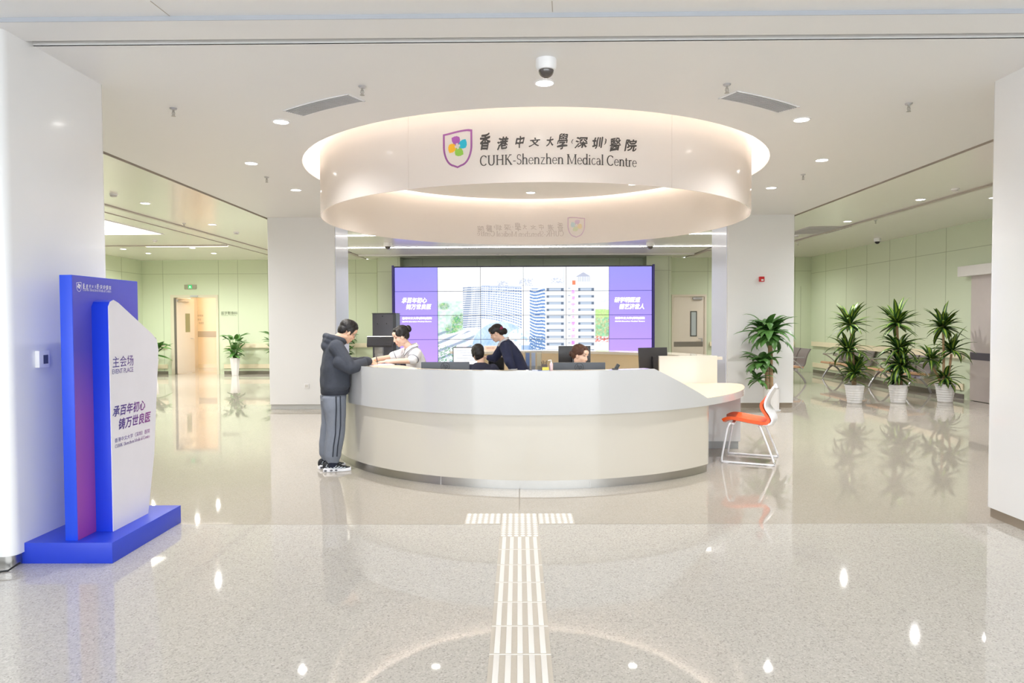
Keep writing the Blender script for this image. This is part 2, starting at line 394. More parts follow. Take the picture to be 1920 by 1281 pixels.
# joint lines on the ceiling boards
bm = new()
for (a, b) in (((282,2), (318,30)), ((1035,2), (1036,22))):
    p, q = hit_z(*a, CZ+.027), hit_z(*b, CZ+.027); tube(bm, [p, q], .0025, 6)
box(bm, -7.05, -7.03, 8, 20.2, CZ-.012, CZ+.001); box(bm, -6.62, -6.55, 8, YB, CZ-.015, CZ+.001)
box(bm, 6.58, 6.66, 8, YB, CZ-.02, CZ+.001)
struct('trim_2', bm, mat('ceiling_joint', (176,168,158), .6))

# near pillars with rounded corners, steel kick
def pillar(name, x0, x1, y0, y1, r, kick=.08, kmat=mat('kick_taupe', (160,148,134), .4, metal=.3), top=CZ+.1):
    def outline(ins):
        pts = []
        for cx_, cy_, a0 in ((x1-r, y1-r, 0), (x0+r, y1-r, 90), (x0+r, y0+r, 180), (x1-r, y0+r, 270)):
            for k in range(7):
                a = rad(a0+15*k); pts.append((cx_+(r-ins)*math.cos(a), cy_+(r-ins)*math.sin(a)))
        return pts
    bm = new(); prism(bm, outline(0), Matrix.Translation((0,0,kick)), top-kick)
    p = struct(name, bm, WHITE)
    bm = new(); prism(bm, outline(.018), Matrix(), kick); o = obj('kick_plate', bm, kmat, p)
    return p
pillar('wall_front_left', -5.4, -3.285, 4.46, 5.60, .07, kmat=STEEL)
pillar('wall_front_right', 3.785, 5.9, 4.46, 5.69, .06, .078)
pillar('wall_column_left', -4.54, -3.32, 12.65, 13.62, .02, .09, mat('kick_light_steel', (206,208,208), .35, metal=.25))
pillar('wall_column_right', 3.76, 4.96, 12.65, 13.66, .02, .09)
# glossy inner linings of the rear columns
for nm, x0, x1, y1 in (('trim_3', -3.325, -3.31, 13.6), ('trim_4', 3.75, 3.765, 13.64)):
    bm = new(); box(bm, x0, x1, 12.69, y1, .09, CZ); struct(nm, bm, mat('back_painted_glass', (228,233,246), .3, coat=.25, vary=.004))
# outer walls
bm = new(); box(bm, -7.1, -7.0, YF, 4.46, 0, 3.9); box(bm, XL, -5.3, 4.36, 4.46, 0, 3.9); struct('wall_entrance_left', bm, WHITE)
bm = new(); box(bm, 7.0, 7.1, YF, 4.46, 0, 3.9); box(bm, 5.8, XR, 4.36, 4.46, 0, 3.9); struct('wall_entrance_right', bm, WHITE)
def panelled(name, along, pos, t, segs, joints, z_joints, holes_done=True, side=-1):
    """wall of sage panels; along 'x' or 'y', thickness t behind its face at pos"""
    bm = new()
    def B(a0, a1, z0, z1, d0, d1, m):
        if along == 'x': box(bm, a0, a1, min(d0,d1), max(d0,d1), z0, z1, m)
        else: box(bm, min(d0,d1), max(d0,d1), a0, a1, z0, z1, m)
    for a0, a1, z0, z1 in segs: B(a0, a1, z0, z1, pos, pos+t, 0)
    for j, z0, z1 in joints: B(j-.006, j+.006, z0, z1, pos-math.copysign(.003, t), pos+math.copysign(.001, t), 1)
    for z, a0, a1 in z_joints: B(a0, a1, z-.006, z+.006, pos-math.copysign(.003, t), pos+math.copysign(.001, t), 1)
    return struct(name, bm, [GREEN, GREENL])
def bx(px): return hit_y(px, 600, YB).x
D1 = (bx(321), bx(410)); D2 = (bx(1259), bx(1324)); DH = 2.42
panelled('wall_back', 'x', YB, .2,
    [(XL-.2, D1[0], 0, CZ), (D1[0], D1[1], DH, CZ), (D1[1], D2[0], 0, CZ), (D2[0], D2[1], 2.36, CZ), (D2[1], XR+.2, 0, CZ)],
    [(bx(307), 0, CZ), (bx(411), 0, CZ), (bx(447), 0, CZ), (bx(503), 0, CZ), (bx(668), 0, CZ), (bx(708), 0, CZ), (bx(1327), 0, CZ), (bx(1490), 0, CZ), (bx(1501), 0, 2.6)]
    + [(x, 2.9, CZ) for x in (bx(793), bx(895), bx(957), bx(1019), bx(1162))],
    [(3.06, XL, bx(708)), (3.06, bx(1259), XR)])
panelled('wall_left', 'y', XL, -.2, [(4.4, YB, 0, CZ)], [(y, 0, CZ) for y in (13.5, 15.2, 16.9, 18.6, 20.2)], [(3.06, 6, YB)])
RD = (12.2, 13.72)   # sliding door on the right wall
panelled('wall_right', 'y', XR, .2, [(4.4, YB, 0, CZ)],
    [(y, 0, CZ) for y in (14.62, 15.72, 16.82, 17.92, 19.02, 20.3)] + [(11.5, 0, CZ)], [(2.98, 6, YB)])
# piers that frame the video wall niche, darker niche head
bm = new()
for a, b in ((709, 751), (1212, 1258)):
    p, q = hit_y(a, 600, 20.7).x, hit_y(b, 600, 20.7).x; box(bm, p, q, 20.7, YB-.001, 0, CZ)
    box(bm, p, q, 20.697, 20.701, 3.05, 3.062, 1); box(bm, q-.5*(q-p)*.2, q-.5*(q-p)*.2+.012, 20.697, 20.701, 0, CZ, 1)
struct('wall_niche', bm, [GREEN, GREENL])
bm = new(); box(bm, gL+.07, gR-.07, 19.9, 20.02, CZ-.03, CZ+.01); struct('trim_5', bm, CEIL)
# skirting, bump rails and handrails
RAIL = mat('handrail_cream', (236,226,198), .35)
def wall_rails(nm, segs_x=None, segs_y=None):
    bm = new(); b2 = new()
    for x0, x1 in (segs_x or []):
        box(bm, x0, x1, YB-.07, YB-.03, .80, .93); box(bm, x0, x1, YB-.03, YB, .83, .90); box(bm, x0, x1, YB-.03, YB-.004, .17, .30); box(b2, x0, x1, YB-.012, YB, 0, .09)
    for y0, y1 in (segs_y or []):
        box(bm, XR-.07, XR-.03, y0, y1, .80, .93); box(bm, XR-.03, XR, y0, y1, .83, .90); box(bm, XR-.03, XR-.004, y0, y1, .17, .30); box(b2, XR-.012, XR, y0, y1, 0, .09)
    struct('trim_'+nm, bm, RAIL); struct('baseboard_'+nm, b2, STEELD)
wall_rails('left', [(XL, D1[0]-.12)]); wall_rails('back', [(D1[1]+.15, bx(707)), (bx(1330), bx(1488))]); wall_rails('right', None, [(RD[1]+.25, YB-.2)])
bm = new(); box(bm, XL, XL+.012, 6, YB, 0, .09); struct('baseboard_side', bm, STEELD)

# door_1: double doorway to the imaging corridor, one leaf swung open
FR = mat('door_frame', (214,208,186), .4)
bm = new(); x0, x1 = D1
for a, b, c, d in ((x0, x0+.1, 0, DH-.08), (x1-.07, x1, 0, DH-.08), (x0, x1, DH-.08, DH)): box(bm, a, b, YB-.03, YB+.22, c, d)
struct('door_1', bm, FR)
d1 = bpy.data.objects['door_1']
bm = new(); M = Matrix.Translation((x0+.12, YB+.02, 0)) @ Matrix.Rotation(rad(-52), 4, 'Z')
M = Matrix.Translation((x0+.13, YB+.0, 0)) @ Matrix.Rotation(rad(70), 4, 'Z')
box(bm, 0, .72, -.025, .025, .01, DH-.1, 0, M); leaf = obj('door_leaf', bm, DOORP, d1, bevel=.003)
bm = new(); box(bm, .36, .54, -.03, .03, 1.28, 1.86, 0, M); obj('vision_panel', bm, mat('door_glass', (150,150,112), .08, coat=.5), leaf)
bm = new(); tube(bm, [M @ Vector((.62, -.03, 1.08)), M @ Vector((.62, -.07, 1.08)), M @ Vector((.52, -.075, 1.08))], .011); obj('door_handle', bm, ALUM, leaf)
bm = new(); box(bm, .05, .5, -.06, -.02, DH-.2, DH-.14, 0, M); obj('door_closer', bm, ALUM, leaf, bevel=.004)
bm = new(); box(bm, x0+.62, x0+.85, YB-.06, YB-.03, DH-.06, DH-.01); obj('door_sensor', bm, ALUM, d1)
bm = new(); box(bm, x0+.1, x0+.16, YB-.02, YB+.05, .01, DH-.1); obj('door_edge', bm, mat('door_gasket', (110,106,98), .5), d1)
# the corridor behind it
CORR = mat('corridor_wall', (244,226,200), .4, vary=.01)
bm = new(); cx0 = -13.2; cx1 = D1[1]+.9
box(bm, cx0-.1, cx0, YB+.2, 26, 0, 3.2); box(bm, D1[1]-.02, D1[1]+.1, YB+.2, 26, 0, 3.2); box(bm, cx0, cx1, 25.9, 26, 0, 3.2); box(bm, cx0, cx1, YB+.2, 26, 3.1, 3.2)
box(bm, -13.2, D1[1], 24.3, 24.4, 0, 3.2)
struct('wall_corridor', bm, CORR)
bm = new(); q0 = hit_y(364, 600, 24.28).x; box(bm, q0, D1[1]-.02, 24.28, 24.3, 1.07, 1.27); q1 = hit_y(361, 600, 23.9).x; box(bm, q1-.12, q1, 23.8, 24.3, 0, 2.9, 1); struct('trim_6', bm, [mat('corridor_band', (190,176,156), .4), DOORP])
bm = new(); box(bm, -13, D1[1]-.02, 24.26, 24.3, 0, .12); struct('baseboard_corridor', bm, CREAMT)
t = thing('corridor_light', 'glowing ceiling lamp inside the corridor behind the open door', 'ceiling light', (D1[0]+.6, 22.6, 3.1))
bm = new(); box(bm, D1[0]+.2, D1[0]+1.0, 22.2, 23.0, 3.08, 3.1); obj('light_frame', bm, WPLAS, t)
bm = new(); box(bm, D1[0]+.23, D1[0]+.97, 22.23, 22.97, 3.074, 3.08); obj('diffuser', bm, mat('corridor_lamp', (255,238,210), .5, emit=16, vary=0), t)
# door_2: closed clinic door right of the screen
x0, x1 = D2; H2 = 2.36
bm = new()
for a, b, c, d in ((x0, x0+.06, 0, H2-.06), (x1-.06, x1, 0, H2-.06), (x0, x1, H2-.06, H2)): box(bm, a, b, YB-.04, YB+.2, c, d)
struct('door_2', bm, mat('door_frame_beige', (222,212,196), .4)); d2 = bpy.data.objects['door_2']
bm = new(); box(bm, x0+.06, x1-.06, YB-.01, YB+.05, .01, H2-.06); lf = obj('door_leaf', bm, DOORP, d2, bevel=.002)
wx0, wx1 = bx(1294), bx(1306.5)
bm = new(); box(bm, wx0, wx1, YB-.02, YB-.008, 1.09, 1.86); fr = obj('vision_panel_frame', bm, mat('panel_frame', (78,78,72), .4), lf)
bm = new(); box(bm, wx0+.03, wx1-.03, YB-.024, YB-.018, 1.12, 1.83); obj('vision_panel', bm, mat('door_glass_pale', (186,194,196), .06, coat=.5), fr)
bm = new(); box(bm, x0+.07, x1-.1, YB-.014, YB-.009, .78, .93); obj('protection_band', bm, STEELD, lf)
bm = new(); hx = x1-.13; tube(bm, [(hx, YB-.01, 1.03), (hx, YB-.06, 1.03), (hx-.12, YB-.065, 1.03)], .012); box(bm, hx-.025, hx+.025, YB-.016, YB-.009, .93, 1.0); obj('door_handle', bm, ALUM, lf)
bm = new(); box(bm, hx-.28, hx, YB-.07, YB-.01, H2-.15, H2-.09); obj('door_closer', bm, ALUM, d2, bevel=.006)
# door_3: metal sliding door on the right wall
bm = new(); box(bm, XR-.05, XR-.002, 10.6, RD[1], .01, 2.42); struct('door_3', bm, mat('sliding_door_metal', (206,196,190), .35, metal=.25, vary=.04)); d3 = bpy.data.objects['door_3']
bm = new(); box(bm, XR-.056, XR-.05, 10.6, RD[1]-.0, .80, .94); obj('dark_band', bm, mat('dark_band', (92,88,96), .35), d3)
bm = new(); box(bm, XR-.2, XR-.002, 10.5, RD[1]+.2, 2.42, 2.62); obj('track_cover', bm, mat('track_cover', (226,222,220), .35), d3, bevel=.01)

# ================================================================== CEILING FITTINGS
def downlight(p, label, z=CZ, r=.066, power=1.0, cone=140):
    t = thing('downlight', label, 'ceiling light', (p.x, p.y, z), 0, 'round ceiling downlights')
    bm = new(); lathe(bm, [(r, 0.004), (r+.016, .004), (r+.018, -.004), (r+.004, -.008), (r, -.003)], (p.x, p.y, z), 28, caps=False)
    obj('trim_ring', bm, WPLAS, t)
    bm = new(); lathe(bm, [(r+.001, -.001), (r+.001, -.003)], (p.x, p.y, z), 28); obj('lamp_lens', bm, LENS, t)
    ld = bpy.data.lights.new('lamp', 'SPOT'); ld.energy = LAMPW*power; ld.spot_size = rad(cone); ld.spot_blend = 1; ld.shadow_soft_size = .025; ld.color = (1, .995, .985)
    lo = bpy.data.objects.new('lamp', ld); COL.objects.link(lo); lo.location = (p.x, p.y, z-.012); lo.parent = t; lo.matrix_parent_inverse = Matrix.Translation(-t.location)
DL = [((1021,155), 'round white downlight just below the dome camera, in front of the ring'), ((527,228), 'round downlight beside the left curved air grille'),
 ((471,306), 'round downlight left of the glowing ring rim'), ((555,356), 'round downlight tucked under the left side of the ring, above the left column'),
 ((1503,224), 'round downlight beside the right curved air grille'), ((1541,300), 'round downlight right of the glowing ring rim'),
 ((1446,352), 'round downlight above the right column, close to the ring'),
 ((272,381), 'nearest round downlight over the left waiting side, next to the pillar'), ((398,421), 'round downlight near the left column on the left side ceiling'),
 ((231,467), 'leftmost far downlight over the green wall on the left'), ((361,465), 'far downlight just right of the dark ceiling slot, left hall'),
 ((278,475), 'far left downlight closest to the green corner'), ((401,475), 'far downlight above the corridor doorway'),
 ((1726,374), 'downlight on the right side ceiling nearest the right pillar'), ((1589,415), 'downlight on the right side ceiling beside the right column')]
for k, ((x, y), l) in enumerate(DL): downlight(hit_z(x, y, CZ), l, power=.4 if k == 0 else 1 if k < 7 else 1.2 if k < 13 else 1.15, cone=140 if k < 7 else 166)
for (x, y), l in (((995,361), 'downlight in the middle inside the ring'), ((1187,345), 'downlight inside the ring at right, half hidden by the rim'), ((810,347), 'downlight inside the ring at left, half hidden by the rim')):
    downlight(hit_z(x, y, 3.60), l, 3.60, power=1.3, cone=68)

for x, y, l in ((7.4, 8.4, 'added unseen downlight over the right hall behind the right pillar, near one'), (7.4, 11.0, 'added unseen downlight over the right hall behind the right pillar, far one'), (-8, 8, 'added unseen downlight over the left hall behind the left pillar, near one'), (-8, 11, 'added unseen downlight over the left hall behind the left pillar, far one'), (-5.1, 15.3, 'added unseen downlight over the rear hall behind the left column, near one'), (-6, 19, 'added unseen downlight over the rear hall behind the left column, far one'), (5.6, 16.2, 'added unseen downlight over the rear hall behind the right column, near one'), (6.9, 19.8, 'added unseen downlight over the rear hall behind the right column, far one'), (-2.2, 2.2, 'downlight over the entrance at left'), (2.2, 2.2, 'downlight over the entrance at right')): downlight(Vector((x, y, 0)), l, CZ if y > 4.5 else CZ+.028, power=1.15 if y > 12 else .5 if y < 4 else .4, cone=166)  # hall downlights behind pillars and columns: unseen, added to brighten the dark halls
def sprinkler(p, label, s=.75):
    x, y, z = p.x, p.y, CZ
    t = thing('fire_sprinkler', label, 'sprinkler', (x, y, z), 0, 'pendent fire sprinklers')
    bm = new(); lathe(bm, [(.042*s, 0), (.042*s, -.004), (.03*s, -.014), (.012*s, -.014)], (x, y, z), 20); obj('escutcheon', bm, ALUM, t)
    bm = new(); lathe(bm, [(.012*s, -.014), (.012*s, -.032), (.005*s, -.034), (.005*s, -.06)], (x, y, z), 12)
    for sx in (-1, 1): tube(bm, [(x+sx*.011*s, y, z-.03), (x+sx*.017*s, y, z-.048), (x+sx*.006*s, y, z-.068)], .004*s, 6)
    obj('nozzle', bm, STEEL, t)
    bm = new(); lathe(bm, [(.024*s, -.068), (.026*s, -.071), (.004, -.073)], (x, y, z), 16); obj('deflector', bm, STEEL, t)
for (x, y), l in (((325,203), 'chrome sprinkler on the main ceiling near the left pillar'), ((679,162), 'chrome sprinkler at the right end of the left curved grille'),
  ((1363,158), 'chrome sprinkler at the left end of the right curved grille'), ((1704,194), 'chrome sprinkler on the main ceiling near the right pillar'),
  ((500,332), 'small chrome sprinkler between two downlights left of the ring'), ((1506,327), 'small chrome sprinkler between two downlights right of the ring'),
  ((1642,413), 'far sprinkler on the right side ceiling'), ((345,419), 'far sprinkler on the left side ceiling beside a downlight'), ((1496,456), 'tiny sprinkler beside the right column top')):
    sprinkler(hit_z(x, y, CZ), l)
def detector(p, label):
    t = thing('smoke_detector', label, 'smoke detector', (p.x, p.y, CZ), 0, 'smoke detectors')
    bm = new(); lathe(bm, [(.055, 0), (.055, -.014), (.05, -.018)], (p.x, p.y, CZ), 24); obj('base', bm, WPLAS, t)
    bm = new(); lathe(bm, [(.047, -.018), (.044, -.034), (.03, -.045), (.004, -.047)], (p.x, p.y, CZ), 24); obj('sensor_head', bm, mat('detector_grey', (206,204,202), .4), t)
for (x, y), l in (((213,364), 'smoke detector on the left ceiling right beside the near pillar'), ((443,436), 'smoke detector on the left ceiling near the column'),
  ((290,451), 'smoke detector behind the bright ceiling panel'), ((1791,354), 'smoke detector on the right side ceiling'), ((1494,441), 'smoke detector beside the top of the right column'), ((938,477), 'small round detector on the ceiling in front of the video wall')):
    detector(hit_z(x, y, CZ), l)

def grille(a0, a1, label):
    am = rad((a0+a1)/2); t = thing('air_grille', label, 'air vent', (CX+3.5*math.cos(am), CY+3.5*math.sin(am), CZ), 0, 'curved air grilles')
    bm = new()
    arc_slab(bm, 3.40, 3.412, CZ-.008, CZ-.001, a0, a1, 16); arc_slab(bm, 3.608, 3.62, CZ-.008, CZ-.001, a0, a1, 16)
    d = .2; arc_slab(bm, 3.40, 3.62, CZ-.008, CZ-.001, a0, a0+d, 1); arc_slab(bm, 3.40, 3.62, CZ-.008, CZ-.001, a1-d, a1, 1); obj('frame', bm, WPLAS, t)
    bm = new(); arc_slab(bm, 3.405, 3.615, CZ-.003, CZ-.0005, a0+.1, a1-.1, 16); obj('backing', bm, mat('grille_dark', (112,116,126), .6), t)
    for k in range(9):
        r = 3.42+k*.0205; bm = new(); arc_slab(bm, r, r+.0105, CZ-.009, CZ-.003, a0+.15, a1-.15, 16); obj('slat', bm, mat('slat_grey', (190,191,195), .4), t)
grille(230.8, 243.8, 'curved slotted air grille on the ceiling, left of the ring'); grille(296.2, 309.2, 'curved slotted air grille on the ceiling, right of the ring')

def dome(p, z, s, label, dark):
    t = thing('dome_camera', label, 'security camera', (p.x, p.y, z), 0, 'ceiling dome cameras')
    bm = new(); lathe(bm, [(.075*s, 0), (.075*s, -.05*s), (.066*s, -.075*s), (.058*s, -.078*s)], (p.x, p.y, z), 32); obj('housing', bm, WPLAS, t)
    bm = new(); lathe(bm, [(.056*s*math.cos(rad(k*10)), -.076*s-.056*s*math.sin(rad(k*10))) for k in range(0, 9)], (p.x, p.y, z), 32); obj('lens_dome', bm, dark, t)
TINT = mat('smoked_dome', (70,62,58), .06, coat=1)
dome(hit_z(1024,112,CZ), CZ, 1.0, 'white dome camera with smoked lens hanging above the front downlight', TINT)
dome(hit_z(727,455,CZ), CZ, 1.25, 'small dome camera on the left end of the long white light line', TINT)
dome(hit_z(1219,455,CZ), CZ, 1.25, 'small dome camera on the right end of the long white light line', TINT)
dome(hit_z(1645,447,CZ), CZ, 1.0, 'dome camera at the top edge of the right green wall', BLACK)

# light lines across the rear ceiling
for yy, wd, l in ((17.9, .1, 'long white linear light across the rear ceiling, the far one'), (15.35, .08, 'white linear light across the rear ceiling, the near one behind the ring')):
    t = thing('linear_light', l, 'ceiling light', (.2, yy, CZ), 0, 'linear ceiling lights')
    bm = new(); box(bm, gL+.1, gR-.1, yy-wd/2-.015, yy+wd/2+.015, CZ-.006, CZ-.001); obj('profile', bm, WPLAS, t)
    bm = new(); box(bm, gL+.1, gR-.1, yy-wd/2, yy+wd/2, CZ-.009, CZ-.006); obj('diffuser', bm, LINE, t)
# bright recessed panel and slot on the left ceiling
t = thing('ceiling_light_panel', 'large glowing white ceiling panel over the left hall, cut by the pillar', 'ceiling light', (-9, 13.2, CZ))
bm = new(); box(bm, -10.3, -7.55, 11.5, 14.9, CZ-.012, CZ-.001); obj('frame', bm, WPLAS, t)
bm = new(); box(bm, -10.25, -7.6, 11.55, 14.85, CZ-.018, CZ-.012); obj('diffuser', bm, mat('panel_glow', (255,250,238), .5, emit=3, vary=0), t)
t = thing('slot_diffuser', 'long dark air slot with a lit white edge on the left rear ceiling', 'air vent', (-8.6, 17.2, CZ))
bm = new(); box(bm, -10.6, -7.15, 17.1, 17.2, CZ-.02, CZ-.001); obj('slot', bm, GAP, t)
bm = new(); box(bm, -9.2, -7.2, 17.2, 17.34, CZ-.02, CZ-.001); obj('lit_strip', bm, mat('slot_glow', (255,250,240), .5, emit=1.4, vary=0), t)
t = thing('ceiling_vent', 'flat grey air vent on the right side ceiling by the column', 'air vent', (6.0, 14.9, CZ))
p = [hit_z(x, y, CZ-.01) for x, y in ((1492,434), (1507,427), (1570,430), (1552,438))]
bm = new(); box(bm, p[0].x, p[3].x, 14.3, 15.5, CZ-.012, CZ-.001); obj('frame', bm, mat('vent_grey', (190,186,184), .5), t)
for k in range(8):
    bm = new(); box(bm, p[0].x+.03, p[3].x-.03, 14.36+k*.14, 14.44+k*.14, CZ-.018, CZ-.012); obj('slat', bm, mat('vent_slat', (176,174,174), .5), t)
for xx, l in ((-4.0, 'dark slot in the rear ceiling at left beside the column'), (4.35, 'dark slot in the rear ceiling at right beside the column')):
    bm = new(); s = 1 if xx < 0 else -1
    p, q = (hit_z(652,474,CZ), hit_z(678,481.5,CZ)) if s > 0 else (hit_z(1333,469,CZ), hit_z(1298,477,CZ))
    box(bm, p.x, p.x+s*.12, p.y, 20.6, CZ-.012, CZ-.001); tag(obj('slot_vent', bm, GAP), l, 'air vent', 'rear ceiling slots')

# ================================================================== THE HANGING RING
Z0 = 2.858
ring = thing('ring_canopy', 'big white circular band hanging over the desk with emblem and hospital name', 'hanging sign', (CX, CY, Z0))
RINGM = mat('ring_acrylic', (243,239,236), .16, coat=.5, vary=.008, scale=1)
_n = RINGM.node_tree; _t = _n.nodes.new('ShaderNodeBsdfTranslucent'); _t.inputs[0].default_value = rgb(246,240,236); _m = _n.nodes.new('ShaderNodeMixShader'); _m.inputs[0].default_value = .55
_n.links.new(_n.nodes['Principled BSDF'].outputs[0], _m.inputs[1]); _n.links.new(_t.outputs[0], _m.inputs[2]); _n.links.new(_m.outputs[0], _n.nodes['Material Output'].inputs[0])
bm = new(); 
prof = [(RR-.012, Z0), (RR, Z0), (RR, 3.735), (RR-.012, 3.735)]
ring_loft(bm, [[Vector((CX+r*math.cos(2*PI*k/160), CY+r*math.sin(2*PI*k/160), z)) for r, z in prof] for k in range(161)], caps=False)
bmesh.ops.remove_doubles(bm, verts=bm.verts, dist=1e-5); obj('band', bm, RINGM, ring, smooth=40)
bm = new()
for a in (242, 298.5, 200, 340):
    arc_slab(bm, RR, RR+.0012, Z0, 3.73, a-.03, a+.03, 1)
obj('panel_joint', bm, mat('ring_joint', (214,206,200), .4), ring)
bm = new()
for k in range(6):
    a = rad(30+60*k); c, s = math.cos(a)*(RR-.006)+CX, math.sin(a)*(RR-.006)+CY; tube(bm, [(c, s, 3.73), (c, s, 3.8)], .008, 8)
obj('hanger', bm, STEEL, ring)
bm = new(); arc_slab(bm, RR-.03, RR-.002, 3.737, 3.755, 0, 360, 96); obj('outer_light_strip', bm, COVE, ring)
bm = new(); arc_slab(bm, 2.48, 2.515, 3.642, 3.66, 0, 360, 96); obj('inner_light_strip', bm, mat('cove_led_inner', (255,236,205), .5, emit=46, ecol=(255,246,236), vary=0), ring)
INK = mat('sign_ink', (66,60,56), .4); PURP = mat('emblem_purple', (150,84,146), .4)
EMB = [PURP, mat('petal_purple', (162,84,164), .4), mat('petal_teal', (30,172,196), .4), mat('petal_green', (140,190,72), .4), mat('petal_amber', (236,174,32), .4)]
def on_ring(s0, z0, R=RR+.004, inward=False):
    def place(v):
        a = s0+(v.x/RR)*(1 if not inward else 1)
        q = R+v.z*(-1 if inward else 1); return Vector((CX+q*math.cos(a), CY+q*math.sin(a), z0+v.y))
    return place
def ang(p): return math.atan2(p.y-CY, p.x-CX)
def tess(bm, n=2):
    pass
def ring_text(name, V, F, x0, x1, ytop, ybot, m):
    a = hit_cyl(x0, ybot, RR); b = hit_cyl(x1, ybot, RR); tmid = hit_cyl((x0+x1)/2, ytop, RR); bmid = hit_cyl((x0+x1)/2, ybot, RR)
    bm = new(); put(bm, fit(V, (ang(b)-ang(a))*RR, tmid.z-bmid.z), F, on_ring(ang(a), bmid.z))
    me = bpy.data.meshes.new(name); bm.to_mesh(me); bm.free(); return link(name, me, m, ring)
def brush(V, k):
    return [Vector((v.x+.035*math.sin(v.y*8+k)+.012*noise.noise((v.x*5, v.y*5, k)), v.y+.09*v.x+.03*math.sin(v.x*7+k*2), v.z)) for v in V]
CH = [('香',900,920,249,282), ('港',932,954,256,282), ('中',966,984,255,278), ('文',991,1013,258,276), ('大',1024,1038,256,275), ('學',1044,1065,250,281), ('(',1071,1075,261,270), ('深',1077,1102,257,279), ('圳',1110,1131,256,280), (')',1132,1137,260,272), ('醫',1143,1164,258,285), ('院',1170,1194,261,285)]
for k, (c, x0, x1, y0, y1) in enumerate(CH):
    V, F = fat(*glyphs(c, .16), .03 if c not in '醫學' else .016); ring_text('lettering', brush(V, k*1.7), F, x0, x1, y0, y1, INK)
V, F = serif_text('CUHK-Shenzhen Medical Centre'); ring_text('lettering', V, F, 900, 1193.5, 287.5, 308.5, INK)
a, b = hit_cyl(831,284,RR), hit_cyl(886,284,RR); top, bot = hit_cyl(858,248,RR), hit_cyl(858,319,RR)
bm = new(); emblem(bm, on_ring((ang(a)+ang(b))/2, (top.z+bot.z)/2+.035), (ang(b)-ang(a))*RR, top.z-bot.z, [0,1,2,3,4])
me = bpy.data.meshes.new('emblem'); bm.to_mesh(me); bm.free(); link('emblem', me, EMB, ring)
# the rear face of the band carries the same name, showing pale and mirrored through the acrylic
PALE = mat('ink_through_acrylic', (200,190,186), .4)
def back_text(name, V, F, x0, x1, y0, y1, m):
    a = hit_cyl(x1, y1, RR-.016, True); b = hit_cyl(x0, y1, RR-.016, True); t_, b_ = hit_cyl((x0+x1)/2, y0, RR-.016, True), hit_cyl((x0+x1)/2, y1, RR-.016, True)
    bm = new(); put(bm, fit(V, (ang(b)-ang(a))*RR, t_.z-b_.z), F, on_ring(ang(a), b_.z, RR-.016, True))
    me = bpy.data.meshes.new(name); bm.to_mesh(me); bm.free(); return link(name, me, m, ring)
for k, (c, x0, x1, y0, y1) in enumerate(CH):
    V, F = fat(*glyphs(c, .12), .012)
    m0, m1 = 1056-(x1-900)/294*161, 1056-(x0-900)/294*161
    back_text('mirrored_lettering', brush(V, k*1.7), F, m0, m1, 417+(y0-249)*.55, 417+(y1-249)*.55-1, PALE)
V, F = serif_text('CUHK-Shenzhen Medical Centre'); back_text('mirrored_lettering', V, F, 895, 1057, 433.5, 444, PALE)
a, b = hit_cyl(1097,426,RR-.016,True), hit_cyl(1064,426,RR-.016,True); top, bot = hit_cyl(1080,407,RR-.016,True), hit_cyl(1080,446,RR-.016,True)
bm = new(); emblem(bm, on_ring((ang(a)+ang(b))/2, (top.z+bot.z)/2+.02, RR-.016), (ang(b)-ang(a))*RR, top.z-bot.z, [0,1,2,3,4])
me = bpy.data.meshes.new('mirrored_emblem'); bm.to_mesh(me); bm.free()
link('mirrored_emblem', me, [mat('pale_purple', (206,184,200), .4), mat('pale_violet', (208,186,206), .4), mat('pale_teal', (190,208,212), .4), mat('pale_green', (206,212,184), .4), mat('pale_amber', (222,204,166), .4)], ring)

# ================================================================== RECEPTION DESK
desk = thing('reception_desk', 'large round white and cream reception desk with low counter at its right end', 'desk', (CX, CY, 0))
RB = 2.53
def polar(r, a): return Vector((CX+r*math.cos(rad(a)), CY+r*math.sin(rad(a))))
def sweep(bm, pts, t0, t1, z0, z1, m=0):
    """wall following a plan path: from offset t0 to t1 to the left of travel"""
    rings = []
    for i, p in enumerate(pts):
        d = (pts[min(i+1, len(pts)-1)]-pts[max(i-1, 0)]).normalized(); n = Vector((-d.y, d.x))
        zt = z1[i] if isinstance(z1, list) else z1
        rings.append([Vector((*(p+n*t0), z0)), Vector((*(p+n*t1), z0)), Vector((*(p+n*t1), zt)), Vector((*(p+n*t0), zt))])
    ring_loft(bm, rings, m=m)
def clad_path(r, turn=.2):
    pts = [polar(r, a) for a in np.linspace(188, 315, 90)]
    h = rad(315+90); p = pts[-1].copy()
    for k in range(1, 15):
        h2 = h + rad(140)*k/14; p = p + Vector((math.cos(h2), math.sin(h2)))*turn*rad(140)/14; pts.append(p.copy())
    return pts
bm = new(); sweep(bm, clad_path(2.492), 0, .04, .085, .715); obj('lower_cladding', bm, CREAM, desk)
bm = new(); sweep(bm, clad_path(2.473), 0, .03, 0, .086); obj('kick_plate', bm, STEEL, desk)
bm = new()
for a in (247, 281): 
    p = polar(2.4735, a); box(bm, p.x-.002, p.x+.002, p.y-.002, p.y+.001, .001, .085)
obj('kick_joint', bm, mat('joint_light', (224,224,224), .4), desk)
A1 = math.degrees(ang(hit_cyl(1227, 696, RB))) % 360; A2 = math.degrees(ang(hit_cyl(1327, 747, RB))) % 360
def rband(a): return RB if a < 318 else RB+.075*min(1, (a-318)/32)
angs = list(np.linspace(188, A1, 70))+list(np.linspace(A1, A2, 14))[1:]+list(np.linspace(A2, 350, 18))[1:]
zt = [1.125 if a <= A1 else 1.125-(1.125-.787)*(a-A1)/(A2-A1) if a < A2 else .787 for a in angs]
